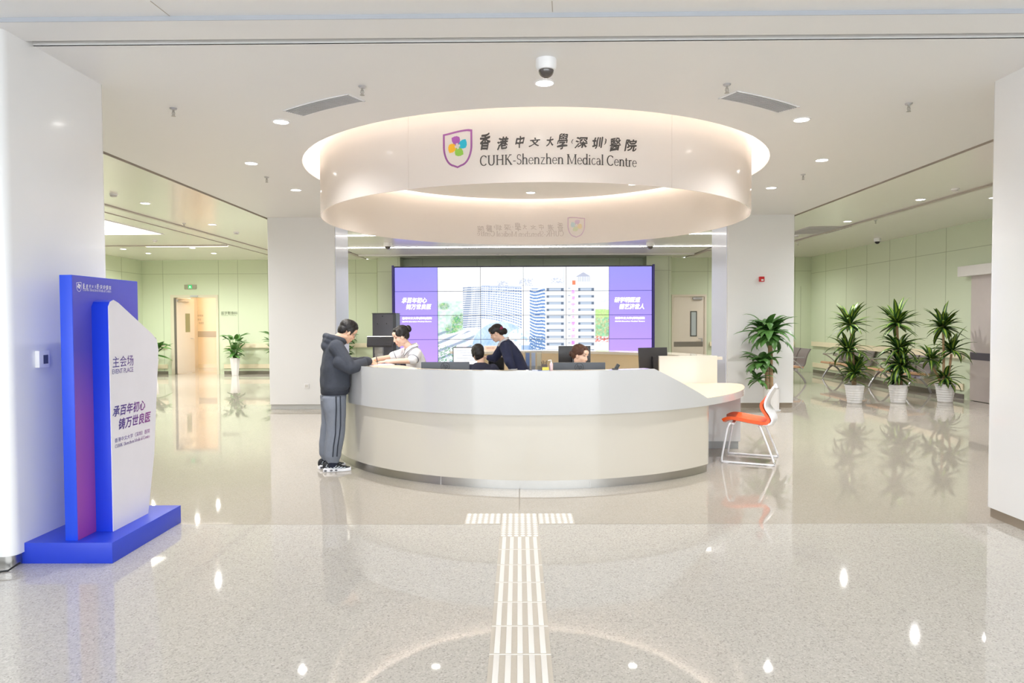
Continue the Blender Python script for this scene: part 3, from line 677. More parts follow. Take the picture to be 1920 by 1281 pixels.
bm = new(); sweep(bm, [polar(rband(a), a) for a in angs], 0, .03, .71, zt); obj('upper_fascia', bm, GLOSSW, desk, bevel=.0)
bm = new(); 
def ledge(a): return 2.14+(2.36-2.14)*min(1, max(0, (a-228)/12))
ring_loft(bm, [[Vector((*polar(r, a), z)) for r, z in ((ledge(a), 1.10), (RB-.03, 1.10), (RB-.03, 1.122), (ledge(a), 1.122))] for a in np.linspace(188, A1, 90)]); arc_slab(bm, 2.14, 2.16, .76, 1.10, 188, 228, 30); obj('high_countertop', bm, CREAMT, desk)
bm = new(); arc_slab(bm, 2.40, 2.455, .0, 1.10, 188, A1, 60); obj('inner_carcass', bm, CREAM, desk)
tip = [polar(rband(a)-(.015 if a < A2+.4 else 0), a) for a in np.linspace(296, 350, 40)] + [Vector((2.79,8.72)), Vector((2.785,8.82)), Vector((2.74,8.91)), Vector((2.64,8.96)), Vector((1.3,8.96)), Vector((1.3,7.6))]
bm = new(); prism(bm, [(p.x, p.y) for p in tip], Matrix.Translation((0,0,.785)), .004); obj('low_counter_top', bm, CREAMT, desk)
tip2 = [p.copy() for p in tip]
bm = new(); prism(bm, [(p.x, p.y) for p in [polar(rband(a)-.018, a) for a in np.linspace(300, 350, 36)]+tip[40:]], Matrix.Translation((0,0,.712)), .073); obj('low_counter_slab', bm, GLOSSW, desk)
bm = new(); box(bm, 1.75, 2.735, 8.63, 8.93, .095, .712); sp = obj('support_panel', bm, GLOSSW, desk)
bm = new(); box(bm, 1.77, 2.715, 8.65, 8.91, 0, .095); obj('support_kick', bm, mat('kick_grey', (158,160,160), .4, metal=.2), desk)
pl, pr = hit_y(1236, 690, 8.96).x, hit_y(1345, 690, 8.96).x
bm = new(); box(bm, pl, pr, 8.96, 9.03, .0, hit_y(1290, 667.5, 8.96).z); obj('divider_panel', bm, CREAM, desk, bevel=.004)
bm = new(); arc_slab(bm, 1.5, 2.14, .73, .76, 239, 334, 50); obj('inner_worktop', bm, CREAMT, desk)
bm = new(); arc_slab(bm, 2.02, 2.46, 1.075, 1.115, 2, 122, 60); obj('rear_countertop', bm, CREAM, desk)
bm = new(); arc_slab(bm, 2.12, 2.16, 0, 1.075, 2, 122, 60); obj('rear_front_panel', bm, mat('warm_laminate', (236,218,184), .35, vary=.02), desk)

# ================================================================== VIDEO WALL
VY = 19.75
vx = [hit_y(740.5+80.3*k, 600, VY).x for k in range(7)]; vtop = hit_y(981, 500.5, VY).z; vh = (vx[6]-vx[0])/6*9/16
vw = thing('video_wall', 'video wall of tiled screens with hospital picture between purple panels', 'screen', ((vx[0]+vx[6])/2, VY, 0))
bm = new(); box(bm, vx[0]-.06, vx[6]+.06, VY+.02, VY+.5, 0, vtop+.03); obj('housing', bm, mat('screen_housing', (34,30,52), .35), vw)
bm = new(); box(bm, vx[0]-.06, vx[0]-.012, VY-.1, VY+.02, 0, vtop+.05); box(bm, vx[6]+.012, vx[6]+.06, VY-.1, VY+.02, 0, vtop+.05); obj('side_trim', bm, mat('screen_housing_edge', (52,44,110), .35), vw)
rs = np.random.RandomState(3)
def vnoise(x, y, s, seed=0):
    r = np.random.RandomState(seed); g = r.rand(64, 64); x = x/s; y = y/s
    i = np.floor(x).astype(int); j = np.floor(y).astype(int); fx = x-i; fy = y-j; fx = fx*fx*(3-2*fx); fy = fy*fy*(3-2*fy)
    q = lambda a, b: g[a % 64, b % 64]
    return (q(i,j)*(1-fx)+q(i+1,j)*fx)*(1-fy)+(q(i,j+1)*(1-fx)+q(i+1,j+1)*fx)*fy
def picture(X, Y):
    """the hospital photograph on the screen; X, Y in picture units (372..1552, 78..745)"""
    n1 = vnoise(X, Y, 14, 1); n2 = vnoise(X, Y, 6, 2); n3 = vnoise(X, Y, 60, 3)
    out = np.empty(X.shape+(3,)); 
    def setc(m, c, mix=1.0):
        c = np.asarray(c, float); c = c if c.ndim > 1 else np.broadcast_to(c, X.shape+(3,))
        mm = (m*mix)[..., None]; out[:] = out*(1-mm)+c*mm
    one = np.ones_like(X)
    sky = np.stack([250-8*(Y-78)/300, 253-4*(Y-78)/300, one*255], -1); out[:] = sky
    hill = (Y > 250+25*vnoise(X, Y*0, 90, 8)).astype(float); setc(hill, (226,234,246))
    far = ((Y > 235+60*vnoise(np.floor(X/16)*16, Y*0, 30, 5)) & (vnoise(X, Y*0, 26, 6) > .3)).astype(float); setc(far*(Y < 380), np.stack([222+25*n2, 228+20*n2, 236+15*n2], -1))
    trees = ((Y > 315) & (Y < 560)).astype(float)*(X < 560)
    setc(trees, np.stack([186+50*n1, 212+35*n2, 206+35*n1], -1))
    tr2 = np.clip(1.25-np.minimum(np.minimum(((X-512)/52)**2+((Y-455)/62)**2, ((X-468)/50)**2+((Y-510)/42)**2), ((X-415)/40)**2+((Y-350)/32)**2*1.6)+.5*(n1-.5), 0, 1)
    setc(tr2*np.clip(n1*1.6, .2, 1), np.stack([92+100*n2, 146+74*n1, 92+70*n2], -1)); setc(tr2*np.clip(.55-n2, 0, .6), (70,120,150))
    ground = (Y > 500+60*(X-372)/250*(-1)+60).astype(float); setc(ground, np.stack([214+30*n1, 224+24*n2, 238+12*n1], -1))
    roofs = ((Y > 520) & (np.sin(X/23+Y/9) > .55)).astype(float); setc(roofs*(X < 640), (120,140,170), .65)
    rt = ((Y > 620) & (X < 500) & (n2 > .6)).astype(float); setc(rt, (96,150,110), .8)
    band = ((np.abs(Y-(640-(X-372)*.62)) < 9) & (X < 620)).astype(float); setc(band, (246,248,250))
    # left block
    b = ((X > 545) & (X < 668) & (Y > 220) & (Y < 502)).astype(float); setc(b, (242,246,252)); st = (np.mod(Y-222+.05*(X-545), 15) < 8); setc(b*st, (126,146,178)); setc(b*(X > 600)*(np.mod(X, 11) < 3), (232,238,248))
    # long curved slab
    top = 206+10*(X-670)/280; bot = 440+75*((X-670)/280)**1.6
    b = ((X > 668) & (X < 952) & (Y > top) & (Y < bot)).astype(float); setc(b, (238,244,253))
    q = (Y-top)/(bot-top)*15.5; st = (np.mod(q, 1) > .5) & (q > .6); setc(b*st, np.stack([116+36*n2, 142+32*n2, 192+20*n2], -1)); setc(b*st*(np.mod(X, 17) < 6), (206,218,240))
    setc(b*(q < .6), (196,206,226))
    b = ((X > 952) & (X < 1006) & (Y > 200) & (Y < 520)).astype(float); setc(b, (246,248,253)); setc(b*(np.mod(X, 12) < 2)*(np.mod(Y, 15) < 8), (216,224,238))
    for x0, x1, y0 in ((785,860,172), (935,1030,160), (1150,1240,158)):
        b = ((X > x0) & (X < x1) & (Y > y0) & (Y < y0+52) & (n2 > .52)).astype(float); setc(b, (190,198,216))
    # wavy block
    b = ((X > 1004) & (X < 1122) & (Y > 232) & (Y < 650)).astype(float); setc(b, (236,244,254))
    st = np.mod(Y-.5*(X-1004)*(Y-232)/420-7*np.sin((X-1004)/22), 21) > 10; setc(b*st, np.stack([66+60*n2, 110+56*n2, 180+36*n2], -1))
    # white tower
    b = ((X > 1112) & (X < 1456) & (Y > 196) & (Y < 652)).astype(float); setc(b, (250,252,255))
    row = np.mod(Y-228, 47) < 20
    for x0, x1 in ((1122,1240), (1338,1448)):
        w_ = ((X > x0) & (X < x1) & (Y > 228)).astype(float)*row; setc(w_, (176,190,208)); setc(w_*((X < x0+17) | (X > x1-17)), (96,112,134)); setc(w_*(np.mod(Y-228, 47) < 4), (128,144,166))
    setc(((X > 1268) & (X < 1284) & (np.mod(Y-228, 47) < 6) & (Y > 225) & (Y < 640)).astype(float), (150,164,184)); setc(((X > 1240) & (X < 1246) & (Y > 90)).astype(float)*(Y < 650), (206,214,226))
    b = ((Y > 118+.6*np.abs(X-1375)) & (Y < 152) & (X > 1295) & (X < 1420)).astype(float); setc(b, (176,182,202)); b = ((X > 1338) & (X < 1418) & (Y > 150) & (Y < 186)).astype(float); setc(b, (224,230,242)); setc(b*(np.mod(X, 13) < 3), (150,160,184))
    setc(((X > 1298) & (X < 1322) & (Y > 176) & (Y < 207)).astype(float), (236,128,92))
    # right side
    b = ((X > 1458) & (Y > 372+14*n3) & (Y < 565+20*n3)).astype(float); setc(b, np.stack([126+90*n1, 172+60*n2, 124+60*n2], -1)); setc(b*(Y < 430), np.stack([170+40*n2, 214+25*n1, 130+30*n2], -1))
    b = ((X > 1458) & (Y >= 565)).astype(float); setc(b*(n1 > .3), np.stack([236+12*n2, 228+14*n2, 226+20*n2], -1)); setc(b*(Y < 600)*(n2 > .55), (232,120,110))
    # glass dome
    d = ((X-805)/200)**2+((Y-640)/185)**2; b = ((d < 1) & (Y < 745)).astype(float)
    setc(b, np.stack([140+56*n3+24*n2, 180+40*n3+14*n2, 236+12*n3], -1)); setc(b*(d > .955), (240,246,252)); setc(b*(np.mod(X+Y*.6, 26) < 3), (208,226,250), .7); setc(b*(np.mod(X-Y*.6, 26) < 3), (150,186,236), .5)
    d2 = ((X-925)/80)**2+((Y-600)/90)**2; b = ((d2 < 1) & (n1 > .3)).astype(float); setc(b, (248,248,250), .85)
    b = ((X > 1000) & (X < 1112) & (Y > 560)).astype(float); setc(b*(n2 > .5), (90,130,180), .8); b = ((X > 950) & (X < 1010) & (Y > 620)).astype(float); setc(b, (120,160,214), .6)
    return np.clip(out, 0, 255)
def slin(c):
    c = c/255.0; return np.where(c <= .04045, c/12.92, ((c+.055)/1.055)**2.4)
SCR = bpy.data.materials.new('screen_light'); SCR.use_nodes = True
p = SCR.node_tree.nodes['Principled BSDF']; at = SCR.node_tree.nodes.new('ShaderNodeAttribute'); at.attribute_name = 'picture'
p.inputs['Base Color'].default_value = (.01,.01,.012,1); p.inputs['Roughness'].default_value = .3
SCR.node_tree.links.new(at.outputs['Color'], p.inputs['Emission Color']); p.inputs['Emission Strength'].default_value = .93
for r in range(4):
    for c in range(6):
        g = .006; x0, x1 = vx[c]+g, vx[c+1]-g; z1, z0 = vtop-vh*r-g, vtop-vh*(r+1)+g
        nx, nz = (100, 56) if 0 < c < 5 else (6, 12)
        u, v = np.meshgrid(np.linspace(0, 1, nx), np.linspace(0, 1, nz))
        co = np.stack([x0+(x1-x0)*u, np.full_like(u, VY), z1+(z0-z1)*v], -1).reshape(-1, 3)
        if 0 < c < 5:
            X = 372+295*(c-1)+295*u; Y = 81+166.5*r+166.5*v; cl = slin(picture(X, Y))
        else:
            t_ = (r+v)/4; cl = slin(np.stack([142+46*t_, 138+12*t_, 255-3*t_], -1))
        i = np.arange(nx*nz).reshape(nz, nx); fc = np.stack([i[1:, :-1], i[1:, 1:], i[:-1, 1:], i[:-1, :-1]], -1).reshape(-1, 4)
        me = bpy.data.meshes.new('screen_panel'); me.from_pydata(co.tolist(), [], fc.tolist())
        a = me.color_attributes.new('picture', 'FLOAT_COLOR', 'POINT'); a.data.foreach_set('color', np.c_[cl.reshape(-1, 3), np.ones(nx*nz)].astype('f').ravel())
        me.update(); link('screen_panel', me, SCR, vw)
GLOWT = mat('screen_text_white', (255,255,255), .4, emit=1.15, vary=0); GLOWP = mat('screen_text_purple', (176,110,206), .4, emit=.8, vary=0)
def scr_text(s, x0, x1, y0, y1, m=GLOWT, shear=0, bold=0):
    a, b = hit_y(x0, y1, VY-.004), hit_y(x1, y0, VY-.004)
    lettering('screen_lettering', s, b.x-a.x, b.z-a.z, flat(a, (1,0,0), (0,0,1)), m, vw, shear, bold)
for s, x0, x1, y0, y1, sh, bo in (('承百年初心', 753, 800, 558, 568.5, .25, .03), ('铸万世良医', 761.5, 809, 570, 580.5, .25, .03), ('香港中文大学(深圳)医院', 754, 809.5, 594.5, 600, 0, .02), ('CUHK-Shenzhen Medical Centre', 754, 809, 602, 604.3, 0, .02),
    ('研学明医道', 1152, 1201, 557, 567.5, .25, .03), ('德艺济世人', 1161, 1208, 569.5, 580, .25, .03), ('香港中文大学(深圳)医院', 1153, 1209, 594, 599.5, 0, .02), ('CUHK-Shenzhen Medical Centre', 1153, 1209, 601.3, 603.6, 0, .02)):
    scr_text(s, x0, x1, y0, y1, GLOWT, sh, bo)
for k, c in enumerate('香港中文大學深圳醫'):
    y = 480+(248+44*k)/3.692; scr_text(c, 1071, 1078, y-3.6, y+3.6, GLOWP, .1, .02)

# ================================================================== EVENT SIGN ON ITS BLUE PLINTH
sg = thing('event_sign', 'blue and purple event sign with white angled front panel by left pillar', 'sign stand', (-2.98, 5.0, 0))
BLUE = mat('sign_blue', (28,72,214), .35, vary=.03, scale=3); BLUED = mat('sign_blue_deep', (22,58,205), .3)
xb, xr, yn, yf = hit_z(41,1057,0).x, hit_z(211,1057,0).x, hit_z(211,1057,0).y, hit_z(331,980,0).y
hb = hit_y(211, 1018, yn).z
bm = new(); box(bm, xb, xr, yn, yf, .0, hb); obj('base', bm, mat('plinth_blue', (34,62,196), .35, vary=.03, scale=3), sg, bevel=.003)
xf = -2.955; pN = hit_x(146, 1000, xf).y; pF = hit_x(258, 530, xf).y; pT = hit_x(146, 516.5, xf).z
bm = new(); box(bm, xf-.085, xf-.002, pN, pF, hb, pT); obj('back_panel', bm, BLUE, sg, bevel=.002)
bm = new(); box(bm, xf-.003, xf, pN+.004, pF-.004, hb+.001, pT-.004)
obj('printed_face', bm, gradient_mat('print_blue_purple', [(0, (150,62,160)), (.12, (150,70,165)), (.45, (140,80,170)), (.72, (86,78,182)), (1, (88,92,200))], 2, hb, pT), sg)
xw = -2.835; P = [hit_x(x, y, xw) for x, y in ((210,996), (278,961), (289.5,850), (297,655), (294,637), (285,626), (222,568), (213,562.5), (207,566), (203.5,575))]
poly = [(q.y, q.z) for q in P]; poly[0] = (poly[-1][0]+.0, hb); poly[1] = (poly[1][0], hb)
T = Matrix(((0,0,1,0), (1,0,0,0), (0,1,0,0), (0,0,0,1)))
bm = new(); prism(bm, poly, Matrix.Translation((xf, 0, 0)) @ T, xw-xf-.004); obj('front_panel_edge', bm, BLUED, sg)
bm = new(); prism(bm, poly, Matrix.Translation((xw-.004, 0, 0)) @ T, .004); fp = obj('front_panel', bm, mat('sign_white', (224,222,230), .4), sg)
def on_x(x0, y0, x1, y1, X): # left-bottom and right-top picture corners -> plane of the sign
    a, b = hit_x(x0, y0, X), hit_x(x1, y1, X); return a, b
INKG = gradient_mat('ink_blue_magenta', [(0, (62,60,140)), (.5, (104,62,146)), (1, (150,62,150))], 1, 4.84, 5.34)
def sign_text(s, x0, x1, yb, yt, shear=0, bold=0, serif=False, m=None, X=xw, par=None, name='lettering'):
    a, b = hit_x(x0, yb, X), hit_x(x1, (yb+yt)/2, X); c = hit_x(x0, yt, X)
    pl_ = flat((X+.0015, a.y, a.z), (0,1,0), (0,0,1))
    if serif:
        V, F = serif_text(s); bm = new(); put(bm, fit(V, b.y-a.y, c.z-a.z), F, pl_); me = bpy.data.meshes.new(name); bm.to_mesh(me); bm.free(); return link(name, me, m or INKG, par or fp)
    return lettering(name, s, b.y-a.y, c.z-a.z, pl_, m or INKG, par or fp, shear, bold)
sign_text('主会场', 211, 250, 690, 669, 0, .0)
sign_text('EVENT PLACE', 210.5, 249.5, 701.5, 693, 0, 0, spacing if False else False) if False else sign_text('EVENT PLACE', 210.5, 249.5, 702, 693)
sign_text('承百年初心', 211, 272, 783, 762, .22, .022); sign_text('铸万世良医', 222.5, 283, 807, 785, .22, .022)
sign_text('香港中文大学（深圳）医院', 215, 281, 831, 822.5); sign_text('CUHK-Shenzhen Medical Centre', 215.5, 281, 841, 834, serif=True)
PW = mat('print_white', (238,238,246), .4)
for k, (c, x0, x1, y0, y1) in enumerate(CH):
    q = lambda x: 155+(x-900)/294*53
    V, F = fat(*glyphs(c, .12), .012 if c not in '醫學' else .006); a, b = hit_x(q(x0), 543+(q(x0)-155)*.03, xf), hit_x(q(x1), 540, xf)
    zc_ = hit_x(q((x0+x1)/2), 537+(q(x0)-155)*.04+(267-(y0+y1)/2)*-.2, xf).z; h_ = (y1-y0)*.00128
    bm = new(); put(bm, fit(brush(V, k*1.7), b.y-a.y, h_), F, flat((xf+.0015, a.y, zc_-h_/2), (0,1,0), (0,0,1))); me = bpy.data.meshes.new('lettering'); bm.to_mesh(me); bm.free(); link('lettering', me, PW, sg)
sign_text('CUHK-Shenzhen Medical Centre', 155, 208, 545.5, 539.5, serif=True, m=PW, X=xf, par=sg)
c_ = hit_x(147.7, 538, xf); bm = new(); wE = hit_x(152.4, 538, xf).y-hit_x(143, 538, xf).y
emblem(bm, flat((xf+.0015, c_.y, c_.z+.003), (0,1,0), (0,0,1)), wE, .066, [0]*5)
me = bpy.data.meshes.new('emblem'); bm.to_mesh(me); bm.free(); link('emblem', me, PW, sg)
bm = new(); tube(bm, [(-3.27, 4.50, .03), (-3.29, 4.42, .006), (-3.45, 4.34, .006), (-3.8, 4.30, .006)], .006, 8); tag(obj('power_cable', bm, BLACK), 'black cable on the floor at the corner of the left pillar', 'cable')
# thermostat on the left pillar, socket, fire alarm, wall lettering, exit sign
xq = -3.285
a, b = hit_x(66, 690, xq), hit_x(85, 657, xq)
t = thing('wall_thermostat', 'small white thermostat with dark display on the left pillar', 'thermostat', (xq, a.y, a.z))
bm = new(); box(bm, xq, xq+.03, a.y, b.y, a.z, b.z); obj('housing', bm, WPLAS, t, bevel=.004)
bm = new(); box(bm, xq+.028, xq+.032, a.y+(b.y-a.y)*.38, b.y-(b.y-a.y)*.18, a.z+.025, b.z-.03); obj('display', bm, mat('lcd_grey', (86,88,112), .2), t)
for x, y, s in ((575, 724, 4.5), ):
    a, b = hit_y(x-s, y+s, 12.65), hit_y(x+s, y-s, 12.65)
    t = thing('wall_socket', 'white wall socket low on the left column', 'socket', (a.x, 12.65, a.z)); bm = new(); box(bm, a.x, b.x, 12.638, 12.65, a.z, b.z); obj('cover_plate', bm, WPLAS, t, bevel=.003)
    bm = new(); box(bm, a.x+.02, b.x-.02, 12.634, 12.639, a.z+.02, b.z-.02); obj('outlet', bm, mat('socket_inset', (214,212,208), .4), t)
a, b = hit_y(1422.5, 528.5, 12.65), hit_y(1431.5, 519, 12.65)
t = thing('fire_alarm', 'red fire alarm box on the right column', 'fire alarm', (a.x, 12.65, a.z))
bm = new(); box(bm, a.x, b.x, 12.59, 12.65, a.z, b.z); obj('housing', bm, mat('alarm_red', (196,40,44), .35), t, bevel=.006)
bm = new(); box(bm, a.x+.025, b.x-.02, 12.58, 12.592, a.z+.012, a.z+.042); obj('strobe', bm, WPLAS, t, bevel=.003)
a, b = hit_y(346, 542, YB-.02), hit_y(368, 534, YB-.02)
t = thing('exit_sign', 'grey box with green running figure sign above the corridor doorway', 'exit sign', (a.x, YB, a.z))
bm = new(); box(bm, a.x, b.x, YB-.04, YB, a.z, b.z); obj('housing', bm, mat('exit_grey', (164,162,140), .4), t, bevel=.004)
mx_ = (a.x+b.x)/2; bm = new(); box(bm, mx_-.055, mx_+.055, YB-.044, YB-.039, a.z+.012, b.z-.012); obj('green_panel', bm, mat('exit_green', (52,190,110), .4, emit=.5, vary=0), t)
bm = new(); zz = a.z; Q = [(-.005,.07,.012)]
tube(bm, [(mx_-.01, YB-.046, zz+.085), (mx_-.005, YB-.046, zz+.06)], .008, 6); tube(bm, [(mx_-.005, YB-.046, zz+.06), (mx_+.02, YB-.046, zz+.04), (mx_+.015, YB-.046, zz+.02)], .005, 6); tube(bm, [(mx_-.005, YB-.046, zz+.06), (mx_-.02, YB-.046, zz+.035), (mx_-.035, YB-.046, zz+.03)], .005, 6); tube(bm, [(mx_+.02, YB-.046, zz+.07), (mx_-.005, YB-.046, zz+.078), (mx_-.03, YB-.046, zz+.065)], .005, 6)
obj('running_figure', bm, mat('exit_white', (240,255,244), .4, emit=.6, vary=0), t)
t = thing('wall_lettering', 'dark Chinese department lettering on the green wall right of the doorway', 'sign', (hit_y(430,588,YB).x, YB, 1.9))
SI = mat('letter_grey', (110,118,96), .4)
a, b = hit_y(415, 590, YB-.006), hit_y(445, 584, YB-.006); lettering('department_name', '医学影像科', b.x-a.x, b.z-a.z, flat(a, (1,0,0), (0,0,1)), SI, t)
a, b = hit_y(415, 592.3, YB-.006), hit_y(443, 590.8, YB-.006); lettering('english_name', 'Medical Imaging', b.x-a.x, b.z-a.z, flat(a, (1,0,0), (0,0,1)), SI, t)
t = thing('corridor_lettering', 'three short lines of lettering on the corridor wall', 'sign', (hit_y(376,600,24.28).x, 24.3, 1.9))
for s, x0, x1, y0, y1 in (('医学影像', 370, 381, 590, 594), ('登记', 370, 377, 597.5, 601), ('检查室', 373, 382, 604, 608)):
    a, b = hit_y(x0, y1, 24.29), hit_y(x1, y0, 24.29); lettering('text_line', s, b.x-a.x, b.z-a.z, flat(a, (1,0,0), (0,0,1)), mat('corridor_ink', (168,150,128), .4), t)

# ================================================================== TACTILE PAVING
tp = thing('tactile_paving', 'strip of pale raised tactile tiles leading up to the desk', 'tactile paving', (0, 4, 0))
TACW = mat('tactile_white', (234,231,226), .3, vary=.02); TACG = mat('tactile_base', (198,190,178), .3, vary=.05, scale=60)
def Yf(y): return hit_z(972, y, 0).y
rows = [1007, 1031, 1060, 1093, 1130, 1175, 1228, 1292, 1372]
ys = [Yf(y) for y in rows]; hw = .148
for y1, y0 in zip(ys, ys[1:]):
    bm = new(); box(bm, -hw, hw, y0+.004, y1-.004, 0, .0015); ti = obj('guiding_tile', bm, TACG, tp)
    bm = new()
    for k in range(5):
        x = -.112+.056*k; box(bm, x-.0135, x+.0135, y0+.012, y1-.012, .0012, .0055)
    box(bm, -hw, hw, y0-.004, y0+.004, .0005, .003); obj('raised_bars', bm, TACW, ti, bevel=.0015)
for x0, x1, y0, y1 in ((-.145,.145,ys[0],Yf(983)), (-.145,.145,Yf(983)+.004,Yf(963.5)), (-.435,-.15,Yf(983)+.004,Yf(963.5)), (.15,.435,Yf(983)+.004,Yf(963.5))):
    bm = new(); box(bm, x0, x1, y0, y1, 0, .0015); ti = obj('warning_tile', bm, TACG, tp); bm = new()
    for i in range(6):
        for j in range(6):
            lathe(bm, [(.0185, 0), (.015, .004), (.011, .005)], (x0+(x1-x0)*(i+.5)/6, y0+(y1-y0)*(j+.5)/6, .0014), 10)
    obj('studs', bm, TACW, ti)

# ================================================================== CHAIR
ch = thing('stacking_chair', 'white shell chair with orange seat on white sled legs', 'chair', (2.61, 7.95, 0), rad(156-90))
CM = at_frame(2.61, 7.95, 0, 156)
ORANGE = mat('orange_plastic', (240,92,28), .35, vary=.02); SHELL = mat('shell_white', (236,236,240), .3)
def profile_sheet(bm, prof, halfw, th, n=8, curve=.03):
    rings = []
    for i, (y, z, hs) in enumerate(prof):
        a = Vector(prof[max(i-1, 0)][:2]); b = Vector(prof[min(i+1, len(prof)-1)][:2]); d = (b-a).normalized(); nn = Vector((-d.y, d.x)); up, dn = [], []
        for k in range(n+1):
            u = -1+2*k/n; x = u*halfw*hs; bend = curve*(u*u-.4)
            up.append(CM @ Vector((x, y+nn.x*(th/2+bend), z+nn.y*(th/2+bend)))); dn.append(CM @ Vector((x, y-nn.x*(th/2-bend), z-nn.y*(th/2-bend))))
        rings.append(up+dn[::-1])
    ring_loft(bm, rings)
def smooth_path(pts, n=5):
    out = []
    for i in range(len(pts)-1):
        p0, p1, p2, p3 = (Vector(pts[max(i-1, 0)]), Vector(pts[i]), Vector(pts[i+1]), Vector(pts[min(i+2, len(pts)-1)]))
        for k in range(n):
            t = k/n; out.append(tuple(.5*((2*p1)+(p2-p0)*t+(2*p0-5*p1+4*p2-p3)*t*t+(3*p1-p0-3*p2+p3)*t**3)))
    out.append(tuple(pts[-1])); return out
seatp = smooth_path([(-.245,.475,.95), (-.2,.44,1), (-.05,.452,1), (.12,.478,1), (.2,.476,.98), (.25,.45,.92)])
bm = new(); profile_sheet(bm, [(a, b, c) for a, b, c in seatp], .225, .035); obj('seat', bm, ORANGE, ch, smooth=50)
bk = smooth_path([(-.235,.46,.95), (-.25,.50,.95), (-.215,.56,.93), (-.175,.62,.92), (-.172,.665,.92), (-.2,.70,.92)])
bm = new(); profile_sheet(bm, bk, .222, .03, curve=-.03); obj('lumbar_pad', bm, ORANGE, ch, smooth=50)
sh = smooth_path([(-.17,.425,.95), (-.25,.435,.97), (-.285,.49,.98), (-.26,.56,.96), (-.215,.63,.94), (-.212,.69,.94), (-.245,.77,.9), (-.285,.84,.8), (-.292,.85,.7)])
bm = new(); profile_sheet(bm, sh, .228, .02, curve=-.03); obj('back_shell', bm, SHELL, ch, smooth=50)
for s in (-1, 1):
    bm = new(); pts = smooth_path([(s*.21,.17,.44), (s*.235,.2,.38), (s*.27,.255,.05), (s*.272,.245,.014), (s*.272,.2,.012), (s*.272,-.24,.012), (s*.272,-.285,.014), (s*.27,-.29,.05), (s*.22,-.16,.38), (s*.2,-.13,.425)], 4)
    tube(bm, [CM @ Vector(p) for p in pts], .011, 10); obj('sled_leg', bm, SHELL, ch, smooth=60)
    for yy in (.21, -.25):
        bm = new(); box(bm, s*.272-.014, s*.272+.014, yy-.03, yy+.03, 0, .022, 0, CM); obj('foot_glide', bm, SHELL, ch, bevel=.004)
bm = new(); box(bm, -.21, .21, .13, .16, .425, .445, 0, CM); box(bm, -.2, .2, -.15, -.12, .412, .432, 0, CM); obj('seat_brace', bm, SHELL, ch)

# ================================================================== WAITING BENCHES
def bench(label, n, loc, rz, group):
    t = thing('waiting_bench', label, 'bench', (0,0,0), 0, group); W = .6; L = n*W
    PG = mat('seat_grey', (116,108,106), .45); TAN = mat('seat_tan', (200,158,124), .45)
    bm = new(); box(bm, -.02, L+.02, -.03, .05, .33, .39); obj('beam', bm, ALUM, t, bevel=.006)
    for k in range(n):
        x0, x1 = k*W+.03, (k+1)*W-.03
        bm = new(); M = Matrix.Translation(((x0+x1)/2, 0, 0)); 
        prof = smooth_path([(-.28,.43,1), (-.24,.445,1), (-.1,.43,1), (.1,.42,1), (.2,.415,1)])
        rings = [[M @ Vector((u*(x1-x0)/2, y, z+dz)) for u, dz in ((-1,-.02), (1,-.02), (1,.02), (-1,.02))] for y, z, _ in prof]; ring_loft(bm, rings); obj('seat', bm, TAN, t, smooth=40)
        prof = smooth_path([(.19,.43,1), (.235,.5,1), (.26,.62,1), (.30,.75,1), (.37,.87,1)])
        bm = new(); rings = [[M @ Vector((u*(x1-x0)/2, y+dy, z)) for u, dy in ((-1,-.015), (1,-.015), (1,.015), (-1,.015))] for y, z, _ in prof]; ring_loft(bm, rings); obj('backrest', bm, PG, t, smooth=40)
    for k in range(n+1):
        x = k*W; bm = new(); pts = smooth_path([(x,.16,.38), (x,.06,.5), (x,-.1,.62), (x,-.2,.655), (x,-.1,.66), (x,.2,.66)]); tube(bm, pts, .015, 8, flat=1); obj('armrest', bm, ALUM, t, smooth=60)
    for x in (.25*W, L-.25*W):
        bm = new(); tube(bm, smooth_path([(x,.0,.36), (x,-.1,.28), (x,-.22,.12), (x,-.27,.015)]), [.03]*10+[.028, .026, .022, .02, .018, .016], 8, flat=.7) if False else tube(bm, smooth_path([(x,.0,.36), (x,-.1,.28), (x,-.22,.12), (x,-.27,.015)]), .024, 8); tube(bm, smooth_path([(x,.0,.36), (x,.12,.28), (x,.25,.12), (x,.3,.015)]), .024, 8); obj('leg_frame', bm, ALUM, t, smooth=60)
    t.location = loc; t.rotation_euler = (0, 0, rz); return t
bench('far grey and tan bench against the right green wall, behind the leftmost striped plant', 3, (8.48, 19.1, 0), rad(-90), 'waiting benches')
bench('near grey and tan bench against the right wall, behind middle and right striped plants', 3, (8.48, 16.6, 0), rad(-90), 'waiting benches')
bench('grey waiting bench mostly hidden by the right column, its end showing', 3, (6.78, 18.95, 0), rad(-90), 'waiting benches')

